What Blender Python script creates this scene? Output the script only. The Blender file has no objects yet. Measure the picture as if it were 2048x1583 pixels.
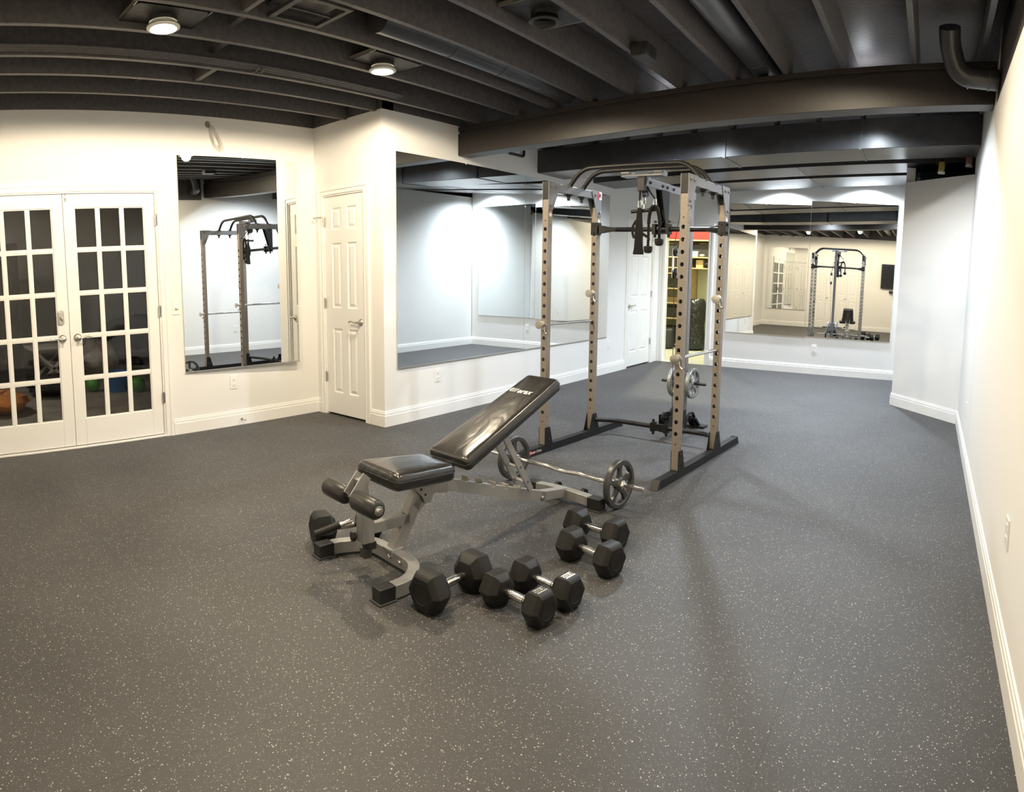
import bpy, bmesh, math, random
from mathutils import Vector, Matrix, Euler
random.seed(7)
PI = math.pi
SC = bpy.context.scene
COL = SC.collection

# ------------------------------------------------------------------ camera (phone panorama = central cylinder)
F = 1326.8; Y0 = 689.3; CH = 1.3442
cam_d = bpy.data.cameras.new('camera'); cam = bpy.data.objects.new('camera', cam_d); COL.objects.link(cam)
cam_d.type = 'PANO'
cam_d.panorama_type = 'CENTRAL_CYLINDRICAL'
cam_d.central_cylindrical_range_u_min = -1024 / F
cam_d.central_cylindrical_range_u_max = 1024 / F
cam_d.central_cylindrical_range_v_min = (Y0 - 1583) / F
cam_d.central_cylindrical_range_v_max = Y0 / F
cam_d.central_cylindrical_radius = 1.0
cam_d.clip_start = 0.02
_R = (Matrix.Rotation(0.63001, 3, 'Z') @ Matrix.Rotation(-0.10878, 3, 'X') @ Matrix.Rotation(-0.01044, 3, 'Y'))
cam.matrix_world = Matrix.Translation((0, 0, CH)) @ (_R @ Matrix.Rotation(PI / 2, 3, 'X')).to_4x4()
SC.camera = cam

# ------------------------------------------------------------------ world, exposure, lamp powers
w = bpy.data.worlds.new('world'); SC.world = w; w.use_nodes = True
w.node_tree.nodes['Background'].inputs[0].default_value = (0.5, 0.55, 0.6, 1)
w.node_tree.nodes['Background'].inputs[1].default_value = 0.03
SC.view_settings.view_transform = 'Standard'; SC.view_settings.look = 'None'
SC.view_settings.gamma = 1; SC.view_settings.use_curve_mapping = False
SC.view_settings.exposure = 0.22
cy = SC.cycles
cy.use_denoising = True; cy.caustics_reflective = False; cy.caustics_refractive = False
cy.max_bounces = 14; cy.diffuse_bounces = 6; cy.glossy_bounces = 8; cy.transparent_max_bounces = 12
cy.sample_clamp_indirect = 6.0
WARM = (1.0, 0.85, 0.62); COOL = (0.80, 0.90, 1.0)
P_WARM = 136.0; P_COOL = 265.0; P_COOL_FRONT = 210.0

# ------------------------------------------------------------------ materials
def principled(name, col, rough=0.5, metal=0.0, spec=0.5, coat=0.0):
    m = bpy.data.materials.new(name); m.use_nodes = True
    b = m.node_tree.nodes['Principled BSDF']
    b.inputs['Base Color'].default_value = (*col, 1); b.inputs['Roughness'].default_value = rough
    b.inputs['Metallic'].default_value = metal; b.inputs['Specular IOR Level'].default_value = spec
    b.inputs['Coat Weight'].default_value = coat
    return m
def noisy(m, scale=40, bump=0.1, colvar=0.0, detail=3, dist=0.002):
    nt = m.node_tree; b = nt.nodes['Principled BSDF']
    tc = nt.nodes.new('ShaderNodeTexCoord'); n = nt.nodes.new('ShaderNodeTexNoise')
    n.inputs['Scale'].default_value = scale; n.inputs['Detail'].default_value = detail
    nt.links.new(tc.outputs['Object'], n.inputs['Vector'])
    if bump:
        bp = nt.nodes.new('ShaderNodeBump'); bp.inputs['Strength'].default_value = bump; bp.inputs['Distance'].default_value = dist
        nt.links.new(n.outputs['Fac'], bp.inputs['Height']); nt.links.new(bp.outputs['Normal'], b.inputs['Normal'])
    if colvar:
        c = b.inputs['Base Color'].default_value[:3]
        r = nt.nodes.new('ShaderNodeValToRGB')
        r.color_ramp.elements[0].color = (*[x * (1 - colvar) for x in c], 1)
        r.color_ramp.elements[1].color = (*[min(1, x * (1 + colvar)) for x in c], 1)
        r.color_ramp.elements[0].position = 0.3; r.color_ramp.elements[1].position = 0.7
        nt.links.new(n.outputs['Fac'], r.inputs['Fac']); nt.links.new(r.outputs['Color'], b.inputs['Base Color'])
    return m
def emis(name, col, st):
    m = principled(name, col, 0.5); b = m.node_tree.nodes['Principled BSDF']
    b.inputs['Emission Color'].default_value = (*col, 1); b.inputs['Emission Strength'].default_value = st
    return m
M = {}
M['wall'] = noisy(principled('wall_paint', (0.80, 0.79, 0.77), 0.75, spec=0.25), 160, 0.06)
M['trim'] = principled('trim_paint', (0.84, 0.83, 0.81), 0.38, spec=0.4)
M['black_ceiling'] = noisy(principled('black_ceiling_paint', (0.100, 0.092, 0.093), 0.45, spec=0.4), 30, 0.12, 0.2)
M['brown_black'] = noisy(principled('dark_beam_paint', (0.019, 0.0145, 0.013), 0.42, spec=0.5), 25, 0.06, 0.2)
M['duct'] = noisy(principled('black_painted_duct', (0.040, 0.039, 0.042), 0.30, spec=0.6), 9, 0.08, 0.2)
M['mirror'] = principled('mirror_glass', (0.90, 0.92, 0.91), 0.0, 1.0)
M['mirror_edge'] = principled('mirror_edge', (0.45, 0.52, 0.50), 0.25, spec=0.6)
M['clear'] = principled('clear_plastic', (0.75, 0.76, 0.75), 0.15, spec=0.6)
M['taupe'] = noisy(principled('upright_silver_paint', (0.235, 0.203, 0.170), 0.42, 0.15), 60, 0.03, 0.05)
M['rack_grey'] = principled('rack_grey_paint', (0.20, 0.20, 0.21), 0.4, 0.35)
M['rack_black'] = noisy(principled('rack_black_paint', (0.009, 0.0085, 0.0085), 0.45, 0.0, 0.35), 80, 0.05)
M['hole'] = principled('plastic_black', (0.012, 0.012, 0.012), 0.45)
M['chrome'] = principled('chrome', (0.82, 0.81, 0.78), 0.22, 1.0)
M['nickel'] = principled('satin_nickel', (0.62, 0.59, 0.54), 0.28, 1.0)
M['dull_steel'] = principled('steel_dull', (0.55, 0.52, 0.44), 0.35, 0.8)
M['iron'] = noisy(principled('hammertone_iron', (0.085, 0.085, 0.082), 0.36, 0.5), 70, 0.35, 0.12)
M['iron_light'] = noisy(principled('grey_iron', (0.30, 0.31, 0.31), 0.42, 0.5), 70, 0.3, 0.1)
M['bench_silver'] = noisy(principled('bench_grey_paint', (0.36, 0.355, 0.345), 0.36, 0.45), 50, 0.03)
M['rubber'] = noisy(principled('black_rubber', (0.013, 0.0125, 0.012), 0.5, spec=0.3), 120, 0.12)
M['plastic_black'] = principled('black_plastic', (0.016, 0.016, 0.016), 0.4)
M['foam'] = noisy(principled('black_vinyl_roller', (0.022, 0.021, 0.019), 0.36), 60, 0.2)
M['white_print'] = principled('white_print', (0.80, 0.79, 0.74), 0.5)
M['grey_print'] = principled('grey_print', (0.32, 0.31, 0.30), 0.5)
M['red_print'] = principled('red_print', (0.55, 0.06, 0.07), 0.5)
M['decal'] = principled('decal_black', (0.012, 0.011, 0.012), 0.4)
M['nylon'] = noisy(principled('black_nylon', (0.008, 0.008, 0.008), 0.8, spec=0.2), 200, 0.3)
M['outlet'] = principled('outlet_plastic', (0.83, 0.82, 0.79), 0.35)
M['slot'] = principled('outlet_slot', (0.25, 0.24, 0.22), 0.6)
M['cable_white'] = principled('cable_white', (0.62, 0.60, 0.56), 0.5)
M['lamp_trim'] = principled('lamp_trim_white', (0.82, 0.80, 0.74), 0.4)
M['lens_warm'] = emis('lens_warm', (1.0, 0.86, 0.60), 60)
M['lens_cool'] = emis('lens_cool', (0.92, 0.96, 1.0), 40)
M['can_dark'] = principled('can_dark', (0.02, 0.02, 0.02), 0.5)
M['steel_plate'] = noisy(principled('galvanised_plate', (0.03, 0.029, 0.028), 0.5, 0.3), 25, 0.2, 0.6)
M['wood'] = noisy(principled('pine_shelf', (0.62, 0.47, 0.24), 0.6), 12, 0.1, 0.15)
M['store_wall'] = noisy(principled('storage_wall', (0.66, 0.67, 0.52), 0.8), 3, 0, 0.08)
M['store_floor'] = noisy(principled('concrete', (0.70, 0.70, 0.56), 0.8), 6, 0.1, 0.08)
M['osb'] = noisy(principled('particle_board', (0.55, 0.48, 0.20), 0.7), 60, 0.2, 0.3)
M['panel'] = noisy(principled('pale_panel', (0.70, 0.73, 0.58), 0.7), 2, 0, 0.06)
M['red_bin'] = principled('red_plastic', (0.58, 0.045, 0.04), 0.4)
M['dark_bin'] = noisy(principled('dark_bin', (0.05, 0.05, 0.045), 0.6), 20, 0.1, 0.3)
M['bag'] = noisy(principled('bin_bag', (0.008, 0.011, 0.010), 0.2, spec=0.7), 9, 0.9, dist=0.05)
M['tarp'] = noisy(principled('dark_tarp', (0.045, 0.045, 0.045), 0.5), 7, 0.5, dist=0.03)
M['wicker'] = noisy(principled('wicker', (0.30, 0.22, 0.12), 0.8), 80, 0.4, 0.3)
M['pvc'] = principled('white_pvc', (0.70, 0.74, 0.66), 0.4)
M['blue'] = principled('blue_plastic', (0.03, 0.14, 0.42), 0.4)
M['green'] = principled('green_plastic', (0.10, 0.40, 0.06), 0.45)
M['orange'] = noisy(principled('orange_fabric', (0.55, 0.20, 0.04), 0.9), 30, 0.3, 0.2)
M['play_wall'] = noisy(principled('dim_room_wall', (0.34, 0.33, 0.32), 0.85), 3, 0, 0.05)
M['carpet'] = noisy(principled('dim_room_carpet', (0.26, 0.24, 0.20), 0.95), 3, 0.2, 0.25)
M['cloth_dark'] = noisy(principled('dark_cloth', (0.03, 0.028, 0.03), 0.9), 10, 0.4, 0.3)
M['cloth_pale'] = noisy(principled('pale_cloth', (0.45, 0.42, 0.38), 0.9), 8, 0.4, 0.2)
M['amber'] = noisy(principled('amber_glass', (0.30, 0.22, 0.05), 0.15, spec=0.7), 60, 0.2, 0.6)
M['pinkbrown'] = noisy(principled('pink_brown_glass', (0.36, 0.20, 0.14), 0.15, spec=0.7), 60, 0.2, 0.5)
M['screen'] = principled('tv_screen', (0.008, 0.008, 0.010), 0.12, spec=0.6)
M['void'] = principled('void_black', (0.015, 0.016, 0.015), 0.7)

# vinyl with creases
mv = principled('black_vinyl', (0.017, 0.0155, 0.0145), 0.30, spec=0.5, coat=0.5); M['vinyl'] = mv
nt = mv.node_tree; b = nt.nodes['Principled BSDF']; b.inputs['Coat Roughness'].default_value = 0.18
tc = nt.nodes.new('ShaderNodeTexCoord'); n1 = nt.nodes.new('ShaderNodeTexNoise'); n2 = nt.nodes.new('ShaderNodeTexNoise')
n1.inputs['Scale'].default_value = 7; n1.inputs['Detail'].default_value = 2; n1.inputs['Distortion'].default_value = 0.8
n2.inputs['Scale'].default_value = 400
mp = nt.nodes.new('ShaderNodeMapping'); mp.inputs['Scale'].default_value = (1, 0.45, 1)
nt.links.new(tc.outputs['Object'], mp.inputs['Vector']); nt.links.new(mp.outputs['Vector'], n1.inputs['Vector']); nt.links.new(tc.outputs['Object'], n2.inputs['Vector'])
b1 = nt.nodes.new('ShaderNodeBump'); b1.inputs['Strength'].default_value = 0.35; b1.inputs['Distance'].default_value = 0.03
b2 = nt.nodes.new('ShaderNodeBump'); b2.inputs['Strength'].default_value = 0.08; b2.inputs['Distance'].default_value = 0.001
nt.links.new(n1.outputs['Fac'], b1.inputs['Height']); nt.links.new(n2.outputs['Fac'], b2.inputs['Height'])
nt.links.new(b1.outputs['Normal'], b2.inputs['Normal']); nt.links.new(b2.outputs['Normal'], b.inputs['Normal'])

# french door glass
mg = bpy.data.materials.new('door_glass'); mg.use_nodes = True; nt = mg.node_tree; nt.nodes.clear()
o = nt.nodes.new('ShaderNodeOutputMaterial'); mx = nt.nodes.new('ShaderNodeMixShader'); tr = nt.nodes.new('ShaderNodeBsdfTransparent')
gl = nt.nodes.new('ShaderNodeBsdfGlossy'); fr = nt.nodes.new('ShaderNodeFresnel'); fr.inputs['IOR'].default_value = 1.45
gl.inputs['Roughness'].default_value = 0.02; tr.inputs['Color'].default_value = (0.86, 0.86, 0.85, 1)
nt.links.new(fr.outputs[0], mx.inputs[0]); nt.links.new(tr.outputs[0], mx.inputs[1]); nt.links.new(gl.outputs[0], mx.inputs[2]); nt.links.new(mx.outputs[0], o.inputs[0])
M['glass'] = mg

# speckled rubber roll floor with seams every 1.22 m
mf = bpy.data.materials.new('speckled_rubber_floor'); mf.use_nodes = True; M['floor'] = mf
nt = mf.node_tree; b = nt.nodes['Principled BSDF']; L = nt.links.new
b.inputs['Roughness'].default_value = 0.58; b.inputs['Specular IOR Level'].default_value = 0.5
tc = nt.nodes.new('ShaderNodeTexCoord')
def math_node(op, a=None, bb=None, v=None):
    n = nt.nodes.new('ShaderNodeMath'); n.operation = op
    if a is not None: L(a, n.inputs[0])
    if bb is not None: L(bb, n.inputs[1])
    if v is not None: n.inputs[1].default_value = v
    return n.outputs[0]
def fleck(scale, keep, size):
    v = nt.nodes.new('ShaderNodeTexVoronoi'); v.inputs['Scale'].default_value = scale
    n = nt.nodes.new('ShaderNodeTexNoise'); n.inputs['Scale'].default_value = scale * 1.3; n.inputs['Detail'].default_value = 1
    mixv = nt.nodes.new('ShaderNodeMix'); mixv.data_type = 'VECTOR'; mixv.inputs['Factor'].default_value = 0.5 / scale
    L(tc.outputs['Object'], mixv.inputs['A']); L(n.outputs['Color'], mixv.inputs['B']); L(mixv.outputs['Result'], v.inputs['Vector'])
    s = nt.nodes.new('ShaderNodeSeparateColor'); L(v.outputs['Color'], s.inputs[0])
    on = math_node('GREATER_THAN', s.outputs[0], v=keep)
    sz = math_node('MULTIPLY', s.outputs[1], v=size)
    ins = math_node('LESS_THAN', v.outputs['Distance'], sz)
    br = math_node('MULTIPLY_ADD', s.outputs[2], v=0.6)
    br.node.inputs[2].default_value = 0.4
    return math_node('MULTIPLY', math_node('MULTIPLY', on, ins), br)
f1 = fleck(150, 0.74, 0.40); f2 = fleck(290, 0.72, 0.42); f3 = fleck(80, 0.93, 0.27)
fl = math_node('MAXIMUM', math_node('MAXIMUM', f1, math_node('MULTIPLY', f2, v=0.6)), f3)
big = nt.nodes.new('ShaderNodeTexNoise'); big.inputs['Scale'].default_value = 1.3; big.inputs['Detail'].default_value = 3; L(tc.outputs['Object'], big.inputs['Vector'])
base = nt.nodes.new('ShaderNodeValToRGB')
base.color_ramp.elements[0].color = (0.040, 0.0385, 0.0395, 1); base.color_ramp.elements[1].color = (0.054, 0.0525, 0.0535, 1)
base.color_ramp.elements[0].position = 0.35; base.color_ramp.elements[1].position = 0.65
L(big.outputs['Fac'], base.inputs['Fac'])
mixc = nt.nodes.new('ShaderNodeMix'); mixc.data_type = 'RGBA'; L(fl, mixc.inputs['Factor']); L(base.outputs['Color'], mixc.inputs['A']); mixc.inputs['B'].default_value = (0.62, 0.60, 0.57, 1)
sx = nt.nodes.new('ShaderNodeSeparateXYZ'); L(tc.outputs['Object'], sx.inputs[0])
u = math_node('ADD', sx.outputs[0], v=0.385 + 12.2 + 0.61); u = math_node('MODULO', u, v=1.22); u = math_node('SUBTRACT', u, v=0.61); u = math_node('ABSOLUTE', u)
seam = math_node('LESS_THAN', u, v=0.0011)
mixs = nt.nodes.new('ShaderNodeMix'); mixs.data_type = 'RGBA'; L(seam, mixs.inputs['Factor']); L(mixc.outputs['Result'], mixs.inputs['A']); mixs.inputs['B'].default_value = (0.022, 0.020, 0.019, 1)
L(mixs.outputs['Result'], b.inputs['Base Color'])
fn = nt.nodes.new('ShaderNodeTexNoise'); fn.inputs['Scale'].default_value = 260; fn.inputs['Detail'].default_value = 2; L(tc.outputs['Object'], fn.inputs['Vector'])
bp = nt.nodes.new('ShaderNodeBump'); bp.inputs['Strength'].default_value = 0.25; bp.inputs['Distance'].default_value = 0.002; L(fn.outputs['Fac'], bp.inputs['Height']); L(bp.outputs['Normal'], b.inputs['Normal'])

# ------------------------------------------------------------------ mesh builder
def V(*a): return Vector(a)
def frame(d):
    d = Vector(d).normalized()
    a = Vector((0, 0, 1)) if abs(d.z) < 0.95 else Vector((1, 0, 0))
    x = a.cross(d).normalized(); y = d.cross(x).normalized()
    return x, y, d
def fillet(pts, r, n=5):
    pts = [Vector(p) for p in pts]; out = [pts[0]]
    for i in range(1, len(pts) - 1):
        a, p, c = pts[i - 1], pts[i], pts[i + 1]
        u = (a - p); v = (c - p); rr = min(r, u.length * 0.49, v.length * 0.49)
        s = p + u.normalized() * rr; e = p + v.normalized() * rr
        for k in range(n + 1):
            t = k / n; out.append(s * (1 - t) ** 2 + p * 2 * t * (1 - t) + e * t * t)
    out.append(pts[-1]); return out
class MB:
    def __init__(self, xf=None): self.v = []; self.f = []; self.xf = xf; self.marks = []
    def cut(self): self.marks.append((len(self.v), len(self.f))); return self    # what follows is a piece of its own
    def add(self, vs, fs):
        o = len(self.v); self.v += [Vector(p) for p in vs]; self.f += [tuple(i + o for i in f) for f in fs]; return self
    def box(self, x0, x1, y0, y1, z0, z1):
        vs = [(x, y, z) for z in (z0, z1) for y in (y0, y1) for x in (x0, x1)]
        return self.add(vs, [(0, 2, 3, 1), (4, 5, 7, 6), (0, 1, 5, 4), (2, 6, 7, 3), (0, 4, 6, 2), (1, 3, 7, 5)])
    def cbox(self, c, s): return self.box(c[0] - s[0] / 2, c[0] + s[0] / 2, c[1] - s[1] / 2, c[1] + s[1] / 2, c[2] - s[2] / 2, c[2] + s[2] / 2)
    def bar(self, p0, p1, wd, ht, up=(0, 0, 1)):
        return self.rtube([p0, p1], wd, ht, up)
    def rtube(self, pts, wd, ht, up=(0, 0, 1)):
        pts = [Vector(p) for p in pts]; up = Vector(up); vs = []; fs = []; n = len(pts)
        for i, p in enumerate(pts):
            d = (pts[min(i + 1, n - 1)] - pts[max(i - 1, 0)]).normalized()
            s = d.cross(up)
            s = s.normalized() if s.length > 1e-4 else Vector((1, 0, 0))
            t = s.cross(d).normalized()
            vs += [p - s * wd / 2 - t * ht / 2, p + s * wd / 2 - t * ht / 2, p + s * wd / 2 + t * ht / 2, p - s * wd / 2 + t * ht / 2]
            if i:
                a = 4 * (i - 1); b_ = 4 * i
                fs += [(a + k, a + (k + 1) % 4, b_ + (k + 1) % 4, b_ + k) for k in range(4)]
        fs += [(3, 2, 1, 0), tuple(4 * (n - 1) + k for k in range(4))]
        return self.add(vs, fs)
    def tube(self, pts, r, seg=12, closed=False, cap=True):
        pts = [Vector(p) for p in pts]; n = len(pts); vs = []; fs = []
        x = None
        for i, p in enumerate(pts):
            d = ((pts[(i + 1) % n] - pts[i - 1]) if closed else (pts[min(i + 1, n - 1)] - pts[max(i - 1, 0)])).normalized()
            if x is None: x, y, _ = frame(d)
            else: x = (x - d * x.dot(d)).normalized(); y = d.cross(x)
            rr = r[i] if isinstance(r, (list, tuple)) else r
            vs += [p + (x * math.cos(2 * PI * k / seg) + y * math.sin(2 * PI * k / seg)) * rr for k in range(seg)]
        m = n if closed else n - 1
        for i in range(m):
            a = seg * i; b_ = seg * ((i + 1) % n)
            fs += [(a + k, a + (k + 1) % seg, b_ + (k + 1) % seg, b_ + k) for k in range(seg)]
        if cap and not closed: fs += [tuple(range(seg - 1, -1, -1)), tuple(seg * (n - 1) + k for k in range(seg))]
        return self.add(vs, fs)
    def cyl(self, p0, p1, r, seg=20): return self.tube([p0, p1], r, seg)
    def lathe(self, prof, p, d, seg=28, phase=0.0, cap=True):
        x, y, d = frame(d); p = Vector(p); vs = []; fs = []
        for (r, z) in prof:
            vs += [p + d * z + (x * math.cos(2 * PI * k / seg + phase) + y * math.sin(2 * PI * k / seg + phase)) * r for k in range(seg)]
        for i in range(len(prof) - 1):
            a = seg * i; b_ = a + seg
            fs += [(a + k, a + (k + 1) % seg, b_ + (k + 1) % seg, b_ + k) for k in range(seg)]
        if cap: fs += [tuple(range(seg - 1, -1, -1)), tuple(seg * (len(prof) - 1) + k for k in range(seg))]
        return self.add(vs, fs)
    def prism(self, poly, o, ax, ay, depth):
        o, ax, ay = Vector(o), Vector(ax), Vector(ay); nn = ax.cross(ay).normalized() * depth; k = len(poly)
        vs = [o + ax * a + ay * b_ for a, b_ in poly]; vs += [p + nn for p in vs]
        return self.add(vs, [tuple(range(k - 1, -1, -1)), tuple(range(k, 2 * k))] + [(i, (i + 1) % k, k + (i + 1) % k, k + i) for i in range(k)])
    def ball(self, c, r, seg=14, rings=8, sc=(1, 1, 1)):
        vs = []; fs = []; c = Vector(c)
        for i in range(rings + 1):
            t = PI * i / rings; rr = math.sin(t) * 0.9999 + 0.0001
            vs += [c + Vector((rr * math.cos(2 * PI * k / seg) * r * sc[0], rr * math.sin(2 * PI * k / seg) * r * sc[1], -math.cos(t) * r * sc[2])) for k in range(seg)]
        for i in range(rings):
            a = seg * i; b_ = a + seg
            fs += [(a + k, a + (k + 1) % seg, b_ + (k + 1) % seg, b_ + k) for k in range(seg)]
        fs += [tuple(range(seg - 1, -1, -1)), tuple(seg * rings + k for k in range(seg))]
        return self.add(vs, fs)
    def text(self, s, o, ax, ay, size, extr=0.0004, shear=0.0, bold=0.0):
        cu = bpy.data.curves.new('t', 'FONT'); cu.body = s; cu.size = size; cu.extrude = extr; cu.shear = shear; cu.offset = bold
        cu.align_x = 'CENTER'; cu.align_y = 'CENTER'; cu.resolution_u = 3
        ob = bpy.data.objects.new('t', cu); COL.objects.link(ob)
        dg = bpy.context.evaluated_depsgraph_get(); me = ob.evaluated_get(dg).to_mesh()
        ax, ay = Vector(ax).normalized(), Vector(ay).normalized(); nn = ax.cross(ay); o = Vector(o)
        vs = [o + ax * q.co.x + ay * q.co.y + nn * q.co.z for q in me.vertices]; fs = [tuple(p.vertices) for p in me.polygons]
        ob.evaluated_get(dg).to_mesh_clear(); bpy.data.objects.remove(ob); bpy.data.curves.remove(cu)
        return self.add(vs, fs)
    def build(self, name, mat, parent=None, **kw):
        if self.marks:
            bounds = [(0, 0)] + [m for m in self.marks if m != (0, 0)] + [(len(self.v), len(self.f))]; first = None
            for (v0, f0), (v1, f1) in zip(bounds[:-1], bounds[1:]):
                if f1 == f0: continue
                q = MB(self.xf); q.v = self.v[v0:v1]; q.f = [tuple(i - v0 for i in f) for f in self.f[f0:f1]]
                ob = q.build(name, mat, parent, **kw); first = first or ob
            return first
        return self._build(name, mat, parent, **kw)
    def _build(self, name, mat, parent=None, bevel=0.0, seg=2, smooth=True, ang=35, recalc=True):
        me = bpy.data.meshes.new(name)
        off = WORLD_LOC.get(parent.as_pointer(), Vector((0, 0, 0))) if parent else Vector((0, 0, 0))
        vs = [(self.xf @ p if self.xf else p) - off for p in self.v]
        me.from_pydata([tuple(p) for p in vs], [], self.f)
        if recalc:
            bm = bmesh.new(); bm.from_mesh(me); bmesh.ops.recalc_face_normals(bm, faces=bm.faces); bm.to_mesh(me); bm.free()
        if smooth:
            for p in me.polygons: p.use_smooth = True
            me.set_sharp_from_angle(angle=math.radians(ang))
        me.materials.append(M[mat] if isinstance(mat, str) else mat)
        ob = bpy.data.objects.new(name, me); COL.objects.link(ob)
        if parent: ob.parent = parent; WORLD_LOC[ob.as_pointer()] = off.copy()
        if bevel:
            md = ob.modifiers.new('bevel', 'BEVEL'); md.width = bevel; md.segments = seg; md.limit_method = 'ANGLE'; md.angle_limit = math.radians(40); md.harden_normals = True
        return ob
WORLD_LOC = {}
GROUPS = {'recessed_ceiling_lamp': 'round ceiling lamps', 'wall_mirror': 'frameless wall mirrors', 'wall_outlet': 'white wall outlets', 'storage_bin': 'bins on the storage shelves', 'weight_plate': 'iron weight plates', 'toy_ball': 'green toy balls', 'hanging_jar': 'jars above the jog wall', 'round_duct': 'black round ducts', 'ceiling_panel': 'flat black ceiling panels'}
def thing(name, label, cat, loc=(0, 0, 0), group=None, kind=None):
    o = bpy.data.objects.new(name, None); COL.objects.link(o); o.location = loc; o.empty_display_size = 0.1
    WORLD_LOC[o.as_pointer()] = Vector(loc)
    if label: o['label'] = label
    if cat: o['category'] = cat
    group = group or GROUPS.get(name)
    if group: o['group'] = group
    if kind: o['kind'] = kind
    return o
def tag(o, label, cat, group=None):
    o['label'] = label; o['category'] = cat
    if group: o['group'] = group
    return o
def struct(o): o['kind'] = 'structure'; return o
def dup(root, name=None):
    r = root.copy(); COL.objects.link(r)
    for ch in list(root.children):
        c = ch.copy(); COL.objects.link(c); c.parent = r
        for g in list(ch.children):
            d = g.copy(); COL.objects.link(d); d.parent = c
    return r

# wall frames: (a along wall, z up, d out of the wall)
class Wall:
    def __init__(s, o, a, n): s.o, s.a, s.n = Vector(o), Vector(a), Vector(n)
    def p(s, a, z, d=0.0): return s.o + s.a * a + s.n * d + Vector((0, 0, z))
XA, XC, XE, YB, YD, YN = -5.13, -4.18, 0.35, 3.87, 9.6, -0.6
WA = Wall((XA, 0, 0), (0, 1, 0), (1, 0, 0)); WC = Wall((XC, 0, 0), (0, 1, 0), (1, 0, 0)); WE = Wall((XE, 0, 0), (0, 1, 0), (-1, 0, 0))
WB = Wall((0, YB, 0), (1, 0, 0), (0, -1, 0)); WD = Wall((0, YD, 0), (1, 0, 0), (0, -1, 0)); WN = Wall((0, YN, 0), (1, 0, 0), (0, 1, 0))
def wbox(mb, W, a0, a1, z0, z1, d0, d1):
    vs = [W.p(a, z, d) for d in (d0, d1) for z in (z0, z1) for a in (a0, a1)]
    return mb.add(vs, [(0, 2, 3, 1), (4, 5, 7, 6), (0, 1, 5, 4), (2, 6, 7, 3), (0, 4, 6, 2), (1, 3, 7, 5)])
def zc(x): t = max(0.0, x + 4.18); return 2.69 + 0.012 * t + 0.0125 * t * t        # joist undersides
def zb(x): t = max(0.0, x + 4.18); return 2.430 + 0.005 * t + 0.0119 * t * t        # beam and duct undersides
def zp(x): t = max(0.0, x + 4.18); return 2.477 + 0.040 * t + 0.006 * t * t         # far ceiling panels

# ------------------------------------------------------------------ shell
struct(MB().box(XA, XE + 0.1, YN - 0.05, YD, -0.08, 0).build('floor', 'floor', smooth=False))
T = 0.14
FD0, FD1, FDH = 0.635, 2.235, 2.065       # french door opening
wm = MB(); wbox(wm, WA, YN - T, FD0, 0, 2.70, -T, 0); wbox(wm, WA, FD1, YB + T, 0, 2.70, -T, 0); wbox(wm, WA, FD0, FD1, FDH, 2.70, -T, 0)
struct(wm.build('wall_left', 'wall', smooth=False))
CB0, CB1, CBH = -5.005, -4.42, 2.06       # closet opening in the return wall
wm = MB(); wbox(wm, WB, XA, CB0, 0, 2.70, -T, 0); wbox(wm, WB, CB1, XC, 0, 2.70, -T, 0); wbox(wm, WB, CB0, CB1, CBH, 2.70, -T, 0)
struct(wm.build('wall_left_return', 'wall', smooth=False))
DC0, DC1, DCH = 8.50, 9.33, 2.06          # door at the far end of the mirror wall
wm = MB(); wbox(wm, WC, YB + T, DC0, 0, 2.70, -T, 0); wbox(wm, WC, DC1, YD + T, 0, 2.70, -T, 0); wbox(wm, WC, DC0, DC1, DCH, 2.70, -T, 0)
struct(wm.build('wall_left_far', 'wall', smooth=False))
DO0, DO1, DOH = -4.10, -3.365, 2.08       # open doorway to the storage room
wm = MB(); wbox(wm, WD, XC - T, DO0, 0, 2.95, -T, 0); wbox(wm, WD, DO1, -0.40, 0, 2.95, -T, 0); wbox(wm, WD, DO0, DO1, DOH, 2.95, -T, 0)
struct(wm.build('wall_back', 'wall', smooth=False))
GX, FYl, FYr = -0.385, 7.588, 6.722
wm = MB().box(GX, GX + 0.1, FYl + 0.07, YD + T, 0, 2.71)
struct(wm.build('wall_right_far', 'wall', smooth=False))
d = Vector((XE - GX, FYr - FYl, 0)).normalized(); nrm = Vector((d.y, -d.x, 0))
nF = Vector((-d.y, d.x, 0))                                  # away from the room
pF0, pF1 = Vector((GX, FYl, 0)), Vector((XE, FYr, 0))
wm = MB(); vs = [pF0, pF1, pF1 + nF * 0.1, pF0 + nF * 0.1 + Vector((0, 0, 0))]
wm.add([*vs, *[p + Vector((0, 0, 2.53)) for p in vs]], [(0, 3, 2, 1), (4, 5, 6, 7), (0, 1, 5, 4), (1, 2, 6, 5), (2, 3, 7, 6), (3, 0, 4, 7)])
struct(wm.build('wall_right_jog', 'wall', smooth=False))
wm = MB(); wbox(wm, WE, YN - T, 4.80, 0, 2.66, -T, 0); wbox(wm, WE, 4.80, FYr + 0.25, 0, 3.25, -T, 0)
struct(wm.build('wall_right', 'wall', smooth=False))
wm = MB(); wbox(wm, WN, XA - T, XE + T, 0, 2.72, -T, 0)
struct(wm.build('wall_near', 'wall', smooth=False))
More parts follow.
